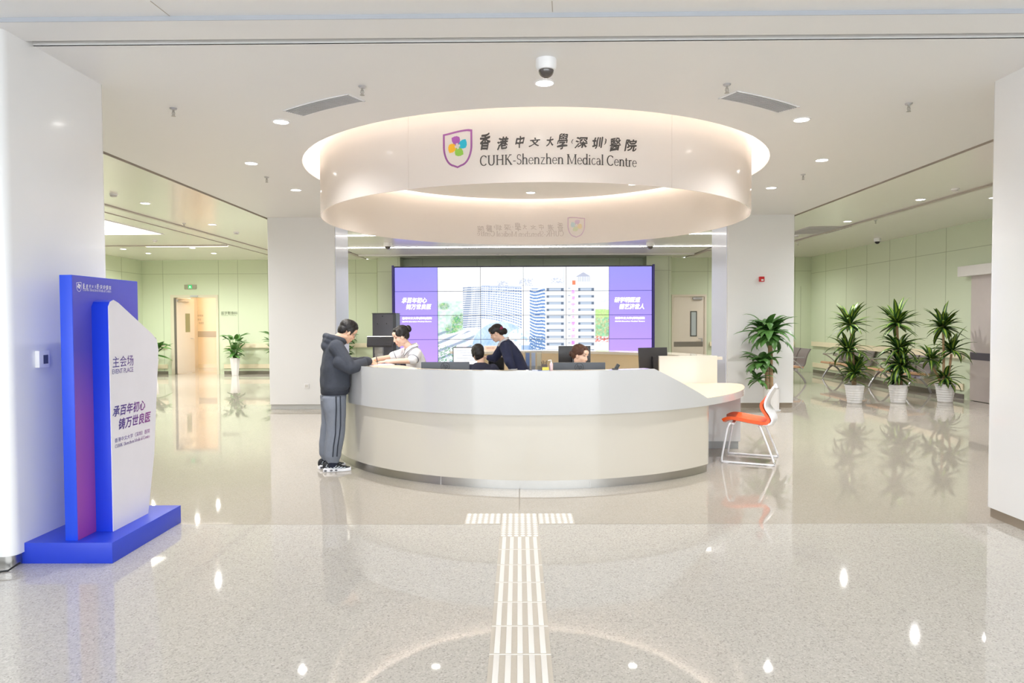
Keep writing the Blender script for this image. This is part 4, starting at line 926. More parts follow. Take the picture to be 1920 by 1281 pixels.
# ================================================================== PLANTS
LEAFD = mat('leaf_dark', (42,80,34), .38, vary=.35, scale=9); LEAFL = mat('leaf_stripe', (136,160,58), .4, vary=.2, scale=9)
LEAFM = mat('leaf_mid', (80,126,60), .36, vary=.35, scale=8); TRUNK = mat('cane', (176,146,112), .75, bump=.5, bscale=30, vary=.15, scale=20)
SOIL = mat('potting_soil', (70,52,40), .9, vary=.3, scale=40); POTW = mat('pot_white', (238,238,240), .3)
def leaf(bm, base, az, elev, L, W, droop, striped=True, nseg=7, twist=0):
    p = Vector(base); e = rad(elev); ring = []
    cols = (-1, -.34, 0, .34, 1)
    for i in range(nseg+1):
        t = i/nseg; d = Vector((math.cos(az)*math.cos(e), math.sin(az)*math.cos(e), math.sin(e))); side = Vector((-math.sin(az), math.cos(az), 0)); nrm = d.cross(side); 
        w_ = W*.5*(math.sin(PI*min(1, .12+.88*t)**.8)**.75 if t < 1 else 0)+.0015
        ring.append([p+side*(c*w_)+nrm*(-abs(c)*w_*.35) for c in cols])
        p = p+d*(L/nseg); e -= rad(droop)/nseg*(0.5+t)
    R = [[bm.verts.new(q) for q in r] for r in ring]
    for a, b in zip(R, R[1:]):
        for k in range(4): bm.faces.new((a[k], a[k+1], b[k+1], b[k])).material_index = 1 if striped and k in (1, 2) else 0
def crown(bm, c, n, L, W, emin, emax, droop, rnd, striped=True, ymax=99):
    for i in range(n):
        t = (i+.5)/n; az = i*2.39996+rnd.uniform(-.45, .45); el = emax+(emin-emax)*t+rnd.uniform(-14, 14)
        Lk = L*rnd.uniform(.65, 1.15)
        if c[1]+Lk*math.sin(az)*math.cos(rad(el*.5)) > ymax: Lk = max(.12, (ymax-c[1])/max(.3, math.sin(az)))
        leaf(bm, (c[0]+.012*math.cos(az), c[1]+.012*math.sin(az), c[2]+.07*(1-t)), az, el, Lk, W*rnd.uniform(.85, 1.1), droop*rnd.uniform(.5, 1.45), striped)
def ribbed_pot(t, p, r0, r1, h, ribs=7):
    prof = [(r0*.96, 0)]
    for k in range(ribs*4+1):
        u = k/(ribs*4); prof.append((r0+(r1-r0)*u+.004*(1 if k % 4 in (1, 2) else 0), .006+(h-.03)*u))
    prof += [(r1+.012, h-.022), (r1+.012, h), (r1-.008, h), (r1-.012, h-.03)]
    bm = new(); lathe(bm, prof, p, 40); obj('pot', bm, POTW, t, smooth=25)
    bm = new(); lathe(bm, [(r1-.015, h-.035), (r1-.015, h-.03)], p, 24); obj('soil', bm, SOIL, t)
def striped_plant(px, py, label, crowns, stems, seed):
    b = hit_z(px, py, 0); rnd = random.Random(seed)
    t = thing('striped_dracaena', label, 'potted plant', (b.x, b.y, 0), 0, 'striped dracaenas in white pots')
    ribbed_pot(t, (b.x, b.y, 0), .125, .17, .35)
    for (x0, y0), (x1, y1) in stems:
        p, q = hit_y(x0, y0, b.y), hit_y(x1, y1, b.y); p.z = max(p.z, .3)
        bm = new(); tube(bm, [p, p.lerp(q, .5)+Vector((.01, 0, 0)), q], [.026, .022, .02], 10); obj('cane', bm, TRUNK, t, smooth=60)
    for k, (cx_, cy_, n, L, W, e0, e1, dr, dy) in enumerate(crowns):
        c = hit_y(cx_, cy_, b.y+dy); bm = new(); crown(bm, c, n, L, W, e0, e1, dr, rnd); obj('foliage', bm, [LEAFD, LEAFL], t, smooth=180)
striped_plant(1602, 756, 'leftmost of the three striped plants in white ribbed pots, slim with two crowns', [(1594,610,46,.45,.088,-25,80,55,0), (1590,660,40,.47,.082,-15,76,90,-.03), (1602,700,34,.42,.085,-15,75,75,-.06), (1600,714,40,.3,.03,-10,80,50,0), (1608,690,14,.4,.08,10,80,70,.05)], [((1603,722), (1594,606)), ((1600,722), (1590,660))], 3)
striped_plant(1684, 755.5, 'middle of the three striped plants, bushiest low down, white ribbed pot', [(1682,608,46,.46,.088,-25,80,55,0), (1685,656,40,.47,.084,-20,72,85,-.03), (1688,686,60,.46,.086,-25,78,85,-.05), (1684,708,36,.36,.08,-30,65,75,0)], [((1684,722), (1682,606)), ((1690,722), (1688,690))], 11)
striped_plant(1772, 754, 'rightmost of the three striped plants, beside the metal door, two side crowns', [(1768,614,46,.44,.088,-25,80,55,0), (1785,660,34,.48,.084,-20,82,90,.03), (1745,676,24,.38,.078,-15,80,85,-.06), (1772,712,34,.38,.08,-20,65,75,0)], [((1769,722), (1768,610)), ((1774,722), (1784,664)), ((1766,722), (1746,684))], 23)
# tall corn plant by the right column
b = hit_z(1446, 771, 0); t = thing('corn_plant', 'tall drooping green plant in plain white pot in front of the right column', 'potted plant', (b.x, b.y, 0)); rnd = random.Random(5)
bm = new(); lathe(bm, [(.12,0), (.13,.01), (.135,.36), (.138,.375), (.128,.375), (.124,.345)], (b.x, b.y, .02), 40); obj('pot', bm, POTW, t)
bm = new(); lathe(bm, [(.12,0), (.15,.0), (.16,.022), (.152,.022), (.14,.008)], (b.x, b.y, 0), 40); obj('saucer', bm, POTW, t)
bm = new(); lathe(bm, [(.122,.36), (.122,.365)], (b.x, b.y, 0), 24); obj('soil', bm, SOIL, t)
for (x0, y0), (x1, y1), r in (((1446,736), (1444,648), .038), ((1438,736), (1437,690), .03)):
    p, q = hit_y(x0, y0, b.y), hit_y(x1, y1, b.y); p.z = .34; bm = new(); tube(bm, [p, p.lerp(q, .5), q], r, 12); obj('cane', bm, TRUNK, t, smooth=60)
for cx_, cy_, n, L, W, e0, e1, dr, dy in ((1442,632,60,.5,.15,-5,80,120,0), (1436,624,20,.56,.12,15,60,90,-.03), (1428,682,40,.4,.14,-10,60,125,-.05), (1420,714,18,.3,.08,-20,70,90,-.05)):
    bm = new(); crown(bm, hit_y(cx_, cy_, b.y+dy), n, L, W, e0, e1, dr, rnd, False, 12.55); obj('foliage', bm, [LEAFM, LEAFM], t, smooth=180)
# tall-pot plants along the left rear wall
def tall_pot_plant(px, label, seed, s=1.0, big=False):
    Y = 20.75 if not big else 20.4; c = hit_y(px, 700, Y); rnd = random.Random(seed); x = c.x
    t = thing('peace_lily', label, 'potted plant', (x, Y, 0), 0, 'plants in tall white pots')
    bm = new(); lathe(bm, [(.095,0), (.1,.01), (.15,.5), (.155,.52), (.142,.52), (.138,.49)], (x, Y, 0), 8); obj('pot', bm, POTW, t, smooth=20)
    bm = new(); lathe(bm, [(.138,.48), (.138,.49)], (x, Y, 0), 16); obj('soil', bm, SOIL, t)
    bm = new()
    for i in range(16 if big else 40):
        az = i*2.4; r = rnd.uniform(.02, .1); el = rnd.uniform(35, 85) if i % 3 else rnd.uniform(10, 50); h = rnd.uniform(.1, .75)*s
        p0 = Vector((x+r*math.cos(az)*.4, Y+r*math.sin(az)*.4, .48)); q = p0+Vector((math.cos(az)*h*.22, math.sin(az)*h*.22, h))
        tube(bm, [p0, p0.lerp(q, .6)+Vector((0,0,.02)), q], .006, 5); leaf(bm, q, az, el-30, (.55 if big else .3)*s*rnd.uniform(.8, 1.2), (.22 if big else .13)*s, 50, False)
    obj('foliage', bm, [LEAFM, LEAFM], t, smooth=180)
tall_pot_plant(441, 'leafy plant in tall white faceted pot right of the corridor doorway', 4, .95)
tall_pot_plant(288, 'broad leaved plant rising behind the white event sign panel', 9, .9, True)
tall_pot_plant(519, 'plant in tall pot hidden behind the left column with one leaf tip showing', 14, 1.05)
tall_pot_plant(646, 'plant seen just beside the face of the man in the hoodie', 17, 1.0)

# ================================================================== DESK EQUIPMENT
SCRG = mat('monitor_grey', (78,82,90), .35); SCRD = mat('monitor_dark', (62,60,62), .3)
def monitor(label, c, w_, h_, facing, zb, back=SCRG, logo=False, lit=False, tilt=0):
    """c = centre of the panel, facing = compass angle of the screen, zb = table height"""
    M = Matrix.Translation(c) @ Matrix.Rotation(rad(facing-90), 4, 'Z') @ Matrix.Rotation(rad(tilt), 4, 'X')
    t = thing('monitor', label, 'monitor', (c[0], c[1], zb), 0, 'computer monitors')
    bm = new(); box(bm, -w_/2, w_/2, -.018, .012, -h_/2, h_/2, 0, M); hs = obj('housing', bm, back, t, bevel=.004)
    bm = new(); box(bm, -w_/2+.012, w_/2-.012, .0125, .0135, -h_/2+.02, h_/2-.012, 0, M)
    obj('display', bm, mat('display_lit', (232,236,240), .3, emit=.75, vary=.01) if lit else mat('display_off', (30,32,36), .15), t)
    bm = new(); M0 = Matrix.Translation((c[0], c[1], 0)) @ Matrix.Rotation(rad(facing-90), 4, 'Z')
    box(bm, -.035, .035, -.075, -.04, zb+.01, c[2], 0, M0); box(bm, -.03, .03, -.05, -.015, c[2]-.04, c[2]+.04, 0, M0); box(bm, -.11, .11, -.15, .06, zb, zb+.012, 0, M0); obj('stand', bm, back, t, bevel=.003)
    if logo:
        bm = new(); lathe(bm, [(.046, 0), (.046, .0015), (.041, .0015), (.041, 0)], (0, 0, 0), 32, M=M @ Matrix.Translation((0, -.018, .112)) @ Matrix.Rotation(rad(90), 4, 'X'), caps=False); lg = obj('logo_ring', bm, mat('logo_dark', (34,36,42), .3), t)
        V, F = glyphs('hp', .28); V = fit(V, .058, .062); bm = new(); put(bm, V, F, lambda v: M @ Vector((v.x-.029, -.0205, .081+v.y)))
        me = bpy.data.meshes.new('logo_letters'); bm.to_mesh(me); bm.free(); link('logo_letters', me, mat('logo_dark', (34,36,42), .3), lg)
    if lit:
        bm = new()
        for k in range(5): box(bm, -w_/2+.03, w_/2-.05-.04*(k % 3), .0136, .014, h_/2-.05-.035*k, h_/2-.042-.035*k, 0, M)
        obj('screen_lines', bm, mat('screen_print', (176,184,200), .4, emit=.4, vary=0), t)
    return t
a, b = hit_y(1037, 680, 7.16), hit_y(1134.5, 680, 7.16); monitor('grey monitor with round logo in front of the smiling receptionist', ((a.x+b.x)/2, 7.16, a.z-.16), b.x-a.x, .32, 88, .76, SCRG, True)
a, b = hit_y(790, 679, 7.28), hit_y(880, 679, 7.28); monitor('grey monitor with round logo next to the nurse in white', ((a.x+b.x)/2, 7.28, a.z-.16), b.x-a.x, .32, 92, .76, SCRG, True)
wt = thing('work_table', 'inner work table behind the seated receptionists', 'table', (.35, 9.75, 0))
bm = new(); box(bm, -1.15, 1.98, 9.45, 10.15, .73, .76); obj('table_top', bm, CREAMT, wt, bevel=.004)
for x in (-1.1, .2, 1.9):
    bm = new(); box(bm, x-.02, x+.02, 9.5, 10.1, 0, .73); obj('leg_panel', bm, CREAM, wt)
a, b = hit_y(849, 651, 9.8), hit_y(905, 651, 9.8); monitor('white lit monitor beyond the seated person with black hair', ((a.x+b.x)/2, 9.8, a.z-.13), b.x-a.x, .26, -92, .76, SCRD, False, True)
a, b = hit_y(1047, 649, 9.7), hit_y(1107, 649, 9.7); monitor('dark monitor directly behind the smiling receptionist', ((a.x+b.x)/2, 9.7, a.z-.14), b.x-a.x, .28, 90, .76, SCRD)
a, b = hit_y(1197, 652, 9.62), hit_y(1252, 654, 9.62); monitor('dark monitor turned sideways behind the cream divider panel', ((a.x+b.x)/2, 9.62, a.z-.16), (b.x-a.x)*1.08, .32, 108, .76, SCRD, tilt=-6)
a, b = hit_y(919, 666, 9.75), hit_y(943, 686, 9.75); monitor('small dark screen under the arm of the leaning woman', ((a.x+b.x)/2+.0, 9.62, b.z+.02), .22, .22, -88, .76, SCRD)
# nameplate on the rear counter
a, b = hit_y(908, 657, 11.3), hit_y(931, 648.5, 11.3)
t = thing('nameplate', 'pale pink nameplate standing on the rear counter', 'nameplate', (a.x, 11.3, 1.115))
bm = new(); box(bm, a.x, b.x, 11.26, 11.30, 1.1155, b.z); obj('plate', bm, mat('plate_pink', (240,206,190), .4), t, bevel=.003)
p_ = hit_y(912, 654.5, 11.258); q_ = hit_y(927, 651, 11.258); lettering('plate_lettering', '党员示范岗', q_.x-p_.x, q_.z-p_.z, flat(p_, (1,0,0), (0,0,1)), mat('plate_ink', (130,96,96), .5), t)
# acrylic brochure rack
def rack(x0, x1, label, cols):
    Y = 9.55; a, b = hit_y(x0, 660, Y), hit_y(x1, 660, Y); t = thing('brochure_rack', label, 'brochure holder', (a.x, Y, .76))
    bm = new(); box(bm, a.x, b.x, Y+.06, Y+.064, .76, a.z); box(bm, a.x, b.x, Y-.04, Y-.036, .76, .98); box(bm, a.x, a.x+.004, Y-.04, Y+.06, .76, 1.0); box(bm, b.x-.004, b.x, Y-.04, Y+.06, .76, 1.0); box(bm, a.x, b.x, Y-.04, Y+.06, .762, .766); obj('holder', bm, GLASS, t, smooth=0)
    n = len(cols); w_ = (b.x-a.x)/n
    for k, c in enumerate(cols):
        bm = new(); box(bm, a.x+w_*k+.012, a.x+w_*(k+1)-.012, Y-.02+.02*k, Y-.012+.02*k, .77, a.z-.012); tag(obj('brochure', bm, c), ('blue and white brochure in the left slot of the clear rack' if k == 0 else 'blue and white brochure in the middle slot of the clear rack' if k == 1 else 'pale brochure in the right slot of the clear rack'), 'brochure', 'brochures in the rack')
rack(984, 1016, 'clear acrylic brochure rack behind the desk beside the leaning woman', [mat('brochure_blue', (126,156,216), .4), mat('brochure_white', (196,212,240), .4), mat('brochure_cream', (226,222,200), .4)])
# small things on the high countertop
CT = 1.122
def on_top(px, Rr):  # a point on the countertop at radius Rr in the direction of a picture column
    p = hit_cyl(px, 694, Rr); return p.x, p.y
x, y = on_top(1022, 2.43); t = thing('pen_holder', 'dark pen holder with a yellow note pad beside the hand gel', 'pen holder', (x, y, CT))
bm = new(); box(bm, x-.035, x+.02, y-.03, y+.03, CT, CT+.06); obj('cup', bm, mat('holder_brown', (66,50,44), .4), t, bevel=.004)
bm = new(); 
for k in range(4): tube(bm, [(x-.025+.012*k, y, CT+.05), (x-.034+.017*k, y+.01, CT+.085+.01*(k % 2))], .003, 6)
obj('pens', bm, BLACK, t)
bm = new(); box(bm, x-.028, x+.034, y-.045, y-.031, CT, CT+.035); tag(obj('note_pad', bm, mat('note_yellow', (232,212,84), .5)), 'yellow note pad in front of the pen holder', 'note pad')
x, y = on_top(1033.5, 2.43); t = thing('hand_gel_bottle', 'small pump bottle of hand gel left of the logo monitor', 'bottle', (x, y, CT))
bm = new(); lathe(bm, [(.014,0), (.016,.004), (.016,.06), (.011,.072), (.007,.076)], (x, y, CT), 24); obj('bottle_body', bm, mat('gel_bottle', (222,196,204), .25), t)
bm = new(); lathe(bm, [(.008,.075), (.008,.084), (.004,.086), (.004,.098)], (x, y, CT), 16); tube(bm, [(x+.005, y, CT+.098), (x-.008, y, CT+.1), (x-.03, y, CT+.097)], .004, 8); obj('pump', bm, WPLAS, t)
for px, w_, R_, l, c, nm, ct in ((1004, .13, 2.43, 'blue edged papers lying on the counter left of the pen holder', (214,222,244), 'paper_sheet', 'paper'), (1019, .11, 2.44, 'small blue card holder on the counter before the pen holder', (150,166,214), 'card_holder', 'card holder'), (992, .06, 2.43, 'white card lying on the counter near the leaning woman', (240,240,244), 'paper_card', 'paper')):
    x, y = on_top(px, R_); bm = new(); box(bm, x-w_/2, x+w_/2, y-.05, y+.05, CT, CT+.006); tag(obj(nm, bm, mat(nm+str(px), c, .4), bevel=.001), l, ct)
x, y = on_top(1154, 2.43); t = thing('desk_phone', 'black phone handset standing on the counter right of the logo monitor', 'telephone', (x, y, CT))
M = Matrix.Translation((x, y, CT)) @ Matrix.Rotation(rad(30), 4, 'Y')
bm = new(); box(bm, -.016, .016, -.02, .02, .0, .06, 0, M); obj('handset', bm, BLACK, t, bevel=.006)
bm = new(); box(bm, x-.03, x+.025, y-.03, y+.03, CT, CT+.012); obj('cradle', bm, DARK, t, bevel=.004)
# kiosk cabinet and tilted display behind the nurse
a, b = hit_y(698, 588.5, 12.3), hit_y(742, 588.5, 12.3)
t = thing('service_kiosk', 'tall dark grey cabinet left of the video wall', 'cabinet', ((a.x+b.x)/2, 12.5, 0))
bm = new(); box(bm, a.x, b.x, 12.3, 12.7, .0, a.z); obj('cabinet_body', bm, mat('kiosk_grey', (84,84,92), .35, metal=.2), t, bevel=.008)
bm = new(); box(bm, b.x-.05, b.x+.006, 12.294, 12.7, .02, a.z-.01); obj('side_panel', bm, DARK, t)
bm = new(); box(bm, a.x-.006, b.x+.008, 12.29, 12.71, a.z, a.z+.012); obj('top_cap', bm, DARK, t)
bm = new()
for px, py in ((708, 607), (725, 607), (717, 593)): p = hit_y(px, py, 12.295); ell(bm, p, (.012, .004, .012))
obj('bolts', bm, BLACK, t)
Yk = 11.75; a, b = hit_y(686, 633, Yk), hit_y(741, 633, Yk); c0 = hit_y(690, 649, Yk)
t = thing('display_stand', 'tilted dark display on a square grey post in front of the cabinet', 'display stand', ((a.x+b.x)/2, Yk, 0))
M = Matrix.Translation(((a.x+b.x)/2, Yk, (a.z+c0.z)/2)) @ Matrix.Rotation(rad(-58), 4, 'X')
h_ = (a.z-c0.z)/math.cos(rad(58))
prof = [(-(b.x-a.x)/2, h_/2), (-(b.x-a.x)/2+.04, -h_/2), ((b.x-a.x)/2-.04, -h_/2), ((b.x-a.x)/2, h_/2)]
bm = new(); prism(bm, prof, M @ Matrix(((1,0,0,0), (0,0,1,-.02), (0,1,0,0), (0,0,0,1))), .04); obj('display_back', bm, mat('kiosk_dark', (58,58,64), .35), t, bevel=.004)
bm = new(); q = [M @ Vector((s*(b.x-a.x)/2, 0, h_/2)) for s in (-1, 1)]; tube(bm, q, .026, 8); obj('display_rim', bm, ALUM, t)
pc = hit_y(711, 660, Yk); bm = new(); box(bm, pc.x-.062, pc.x+.062, Yk-.06, Yk+.06, 0, 1.06); box(bm, pc.x-.066, pc.x+.066, Yk-.064, Yk+.064, 1.06, 1.2); obj('post', bm, mat('post_grey', (150,148,144), .35, metal=.4), t, bevel=.004)
bm = new(); box(bm, pc.x-.25, pc.x+.25, Yk-.2, Yk+.2, 0, .015); obj('foot_plate', bm, DARK, t)

# ================================================================== PEOPLE
def head_matrix(F, pos, turn, pitch, roll=0):
    return F @ Matrix.Translation(pos) @ Matrix.Rotation(rad(turn), 4, 'Z') @ Matrix.Rotation(rad(-pitch), 4, 'X') @ Matrix.Rotation(rad(roll), 4, 'Y')
def head_shape(bm, H, k=1.0, fem=False):
    E = lambda c, r, R=None: ell(bm, [a*k for a in c], [a*k for a in r], H if R is None else H @ R)
    E((0,-.015,.035), (.074,.092,.083)); E((0,.028,-.03), (.060,.062,.082)); E((0,.038,-.075), (.046 if not fem else .041,.046,.043)); E((0,.066,-.1), (.021,.02,.018))
    for s in (-1, 1):
        E((s*.038,.058,-.028), (.024,.026,.026)); E((s*.03,.074,.024), (.026,.014,.010)); E((s*.036,-.0,-.065), (.024,.04,.035))
        E((s*.073,-.004,-.008), (.010,.018,.031), Matrix.Rotation(rad(s*14), 4, 'Z')); E((s*.072,.004,-.034), (.008,.010,.010))
        E((s*.0095,.0915,-.032), (.0075,.009,.007))
    cap(bm, (0,.083*k,.018*k), (0,.104*k,-.028*k), .0075*k, .0105*k, 12, H)
    E((0,.086,-.052), (.016,.012,.012)); E((0,.083,-.068), (.023,.014,.008)); E((0,.080,-.079), (.018,.014,.008)); E((0,.07,.05), (.05,.025,.03))
def face_features(H, body, k=1.0, brow=HAIRB, closed=False, smile=False, lip=LIPS):
    bm = new()
    for s in (-1, 1):
        pts = [H @ (Vector((s*(.014+.012*i), .0875-.0012*i*i, .030+.004*math.sin(i*.9)))*k) for i in range(4)]; tube(bm, pts, [.002, .004, .0038, .0015], 8, flat=.8)
    obj('eyebrows', bm, brow, body)
    bm = new()
    for s in (-1, 1):
        if not closed: ell(bm, [s*.031*k, .0775*k, .006*k], (.0145*k, .009*k, .0075*k), H)
    if not closed: 
        ey = obj('eyes', bm, mat('eye_white', (236,230,226), .25), body); bm = new()
        for s in (-1, 1): ell(bm, [s*.031*k, .0835*k, .005*k], (.0062*k, .004*k, .0062*k), H)
        obj('irises', bm, mat('iris_dark', (30,20,18), .15), ey)
    else: bm.free()
    bm = new()
    for s in (-1, 1):
        pts = [H @ (Vector((s*(.017+.0095*i), .0868-.0018*i-.0012*i*i, (.007+ (.0045 if smile else -.003)*math.sin(i/3*PI)+.002)+.003*(0 if closed else 1)))*k) for i in range(4)]
        tube(bm, pts, [.0012, .0024, .0026, .0014], 6)
    obj('eyelashes', bm, mat('lash_black', (24,18,18), .5), body)
    bm = new()
    up = [(-.024,.083,-.068+.006*smile), (-.012,.0925,-.0665), (0,.0945,-.0675), (.012,.0925,-.0665), (.024,.083,-.068+.006*smile)]
    tube(bm, [H @ (Vector(p)*k) for p in up], [.0015,.0042,.0046,.0042,.0015], 8, flat=.8)
    lo = [(-.022,.083,-.071+.006*smile), (-.011,.091,-.0765), (0,.0925,-.078), (.011,.091,-.0765), (.022,.083,-.071+.006*smile)]
    tube(bm, [H @ (Vector(p)*k) for p in lo], [.0015,.0045,.0055,.0045,.0015], 8, flat=.8); obj('lips', bm, lip, body)
    if smile:
        bm = new(); tube(bm, [H @ (Vector(p)*k) for p in ((-.017,.0885,-.0695), (-.008,.0935,-.0725), (.008,.0935,-.0725), (.017,.0885,-.0695))], [.001,.0028,.0028,.001], 8); obj('teeth', bm, mat('teeth', (246,242,236), .3), body)
def hand(bm, wrist, d, down, thumb_side, curl=25, k=1.0, spread=5):
    """palm, four separate bent fingers of unequal length and a thumb leaving the side of the palm"""
    w_ = Vector(wrist); d = Vector(d).normalized(); n = Vector(down); n = (n-d*n.dot(d)).normalized(); s = d.cross(n)*thumb_side
    for u in (-.026, -.009, .009, .026): cap(bm, w_+d*.012*k+s*u*.75*k, w_+d*.082*k+s*u*k, .0145*k, .0125*k, 10)
    for i, (u, L) in enumerate(((.030,.068), (.010,.078), (-.010,.072), (-.029,.056))):
        p = w_+d*.086*k+s*u*k; a = rad(curl*.5); sp = rad(spread)*(u/.03)
        for j, f in enumerate((.45, .32, .25)):
            q = d*math.cos(a)+n*math.sin(a)+s*math.sin(sp); q.normalize(); e = p+q*L*f*k; cap(bm, p, e, (.0088-.0008*j)*k, (.0082-.0008*j)*k, 10); p = e; a += rad(curl*(1.1 if j == 0 else .8))
    p = w_+d*.03*k+s*.03*k; e = p+(s*.6+d*.75+n*.35).normalized()*.042*k; cap(bm, p, e, .013*k, .0105*k, 10); e2 = e+(d*.85+s*.05+n*.5).normalized()*.034*k; cap(bm, e, e2, .0098*k, .0085*k, 10)
def limb(bm, F, pts, radii):
    for (a, b), (r0, r1) in zip(zip(pts, pts[1:]), zip(radii, radii[1:])): cap(bm, F @ Vector(a), F @ Vector(b), r0, r1, 16)

# ---- the man in the charcoal hoodie, writing at the counter
F = at_frame(-1.995, 7.50, 0, 22)
Hm = head_matrix(F, (0,.15,1.487), 4, 34)
rsh, rel, rwr = (.19,.02,1.345), (.26,.14,1.115), (.15,.345,1.165)
lsh, lel, lwr = (-.19,.0,1.345), (-.25,.17,1.13), (-.06,.36,1.16)
bm = new(); head_shape(bm, Hm, .97)
limb(bm, F, [(0,-.005,1.33), (0,.045,1.40), (0,.115,1.47)], [.062,.056,.054])
loft(bm, [((0,.0,.84),.10,.075,0), ((0,.0,1.0),.12,.085,0), ((0,.01,1.2),.14,.085,4), ((0,.02,1.31),.11,.06,8), ((0,.02,1.38),.055,.045,8)], F)
limb(bm, F, [(.155,.02,1.30), rel, rwr], [.035,.036,.027]); limb(bm, F, [(-.155,.02,1.30), lel, lwr], [.035,.036,.027])
for s, dy in ((1,.0), (-1,-.03)): limb(bm, F, [(s*.07,0,.84), (s*.09,.02+dy*.5,.47), (s*.095,-.03+dy,.1)], [.06,.045,.036]); limb(bm, F, [(s*.097,-.03+dy,.06), (s*.1,.03+dy,.045)], [.03,.02])
R3 = F.to_3x3()
hand(bm, F @ Vector(rwr), R3 @ Vector((-.35,.9,-.25)), R3 @ Vector((-.5,.1,-.85)), 1, 48, 1.05, 2)
hand(bm, F @ Vector(lwr), R3 @ Vector((.45,.88,-.18)), R3 @ Vector((0,-.1,-1)), -1, 18, 1.05)
man = fused('person', bm, SKIN, None, .0055, 5)
tag(man, 'man in charcoal hoodie and grey trousers standing at the desk, writing', 'person')
face_features(Hm, man, .97, lip=mat('lips_man', (204,148,128), .45))
def short_hair():
    bm = new(); E = lambda c, r: ell(bm, [a*.97 for a in c], [a*.97 for a in r], Hm, 24, 16)
    E((0,-.022,.052), (.083,.098,.082)); E((0,-.055,.0), (.073,.056,.075)); E((0,.045,.085), (.06,.04,.035)); E((0,.0,.105), (.06,.07,.035))
    for s in (-1, 1): E((s*.068,.012,.03), (.014,.04,.045)); E((s*.072,.028,.0), (.007,.012,.03))
    return fused('hair', bm, HAIRB, man, .005, 3, .0022, 70, 3)
short_hair()
bm = new(); gl = mat('glasses_metal', (90,84,80), .3, metal=.7)
for s in (-1, 1):
    c = Vector((s*.032,.092,.0)); tube(bm, [Hm @ (c+Vector((.026*math.cos(k*PI/9), -.004*abs(math.cos(k*PI/9)), .021*math.sin(k*PI/9)))) for k in range(19)], .0016, 6)
    tube(bm, [Hm @ Vector(p) for p in ((s*.057,.087,.004), (s*.074,.046,.004), (s*.077,-.0,.0), (s*.076,-.02,-.012))], .0018, 6)
tube(bm, [Hm @ Vector((-.007,.093,.002)), Hm @ Vector((0,.097,.005)), Hm @ Vector((.007,.093,.002))], .0016, 6)
obj('glasses', bm, gl, man)
HOOD = mat('hoodie_charcoal', (66,70,80), .9, vary=.12, scale=30, bump=.25, bscale=120)
bm = new()
loft(bm, [((0,.0,.855),.175,.135,0), ((0,.015,.90),.195,.155,0), ((0,.02,.98),.195,.155,0), ((0,.015,1.1),.195,.148,2), ((0,.02,1.22),.2,.135,6), ((0,.015,1.32),.185,.108,10), ((0,.02,1.385),.12,.082,14), ((0,.04,1.415),.075,.06,16)], F, 32, pw=2.3)
limb(bm, F, [(.155,.015,1.32), rel, rwr], [.084,.07,.048]); limb(bm, F, [(-.155,.015,1.32), lel, lwr], [.084,.07,.048])
limb(bm, F, [(.225,.03,1.17), (.255,.14,1.108), (.21,.23,1.125)], [.068,.068,.058])
# hood lying on the shoulders
ell(bm, (0,-.045,1.385), (.112,.07,.062), F); ell(bm, (0,-.085,1.335), (.095,.045,.06), F)
tube(bm, [F @ Vector(p) for p in ((.03,.125,1.365), (.075,.09,1.395), (.1,.02,1.415), (.08,-.045,1.43), (0,-.075,1.435), (-.08,-.045,1.43), (-.1,.02,1.415), (-.075,.09,1.395), (-.03,.125,1.365))], [.02,.026,.03,.033,.035,.033,.03,.026,.02], 12)
fused('hoodie', bm, HOOD, man, .008, 4, .010, 7, 1, .8)
bm = new(); loft(bm, [((0,.008,.815),.17,.14,0), ((0,.008,.83),.178,.146,0), ((0,.01,.865),.182,.15,0), ((0,.01,.885),.174,.14,0)], F, 32); obj('waistband', bm, mat('hoodie_rib', (52,55,65), .9), man, smooth=60)
for a, b in ((rel, rwr), (lel, lwr)):
    a, b = Vector(a), Vector(b); d = (b-a).normalized(); bm = new(); tube(bm, [F @ (b-d*.045), F @ (b-d*.03), F @ (b+d*.01), F @ (b+d*.02)], [.046,.052,.045,.038], 16); obj('cuff', bm, mat('hoodie_rib', (52,55,65), .9), man, smooth=60)
TROU = mat('trouser_grey', (126,132,144), .9, vary=.1, scale=25, bump=.2, bscale=140)
bm = new(); loft(bm, [((0,.005,.88),.15,.118,0), ((0,.0,.8),.165,.132,0), ((0,-.01,.74),.17,.135,0)], F, 28)
for s, dy in ((1,.0), (-1,-.03)):
    loft(bm, [((s*.085,-.01,.8),.095,.125,0), ((s*.095,-.005+dy*.3,.68),.098,.12,0), ((s*.1,.005+dy*.7,.5),.085,.1,0), ((s*.102,-.0+dy,.42),.082,.098,0), ((s*.1,-.02+dy,.28),.08,.098,0), ((s*.098,-.03+dy,.16),.075,.09,0), ((s*.096,-.03+dy,.12),.058,.07,0), ((s*.096,-.03+dy,.085),.05,.06,0)], F, 24)
fused('trousers', bm, TROU, man, .008, 9, .013, 6, 5, .6)
bm = new()
for off in (.022, -.022):
    tube(bm, [F @ Vector(p) for p in ((.18,.02+off,.81), (.197,.02+off,.68), (.191,.015+off*1.2,.5), (.19,.01+off,.42), (.187,-.012+off,.28), (.18,-.02+off,.17))], .006, 6)
obj('side_piping', bm, mat('piping_dark', (44,50,62), .8), man)
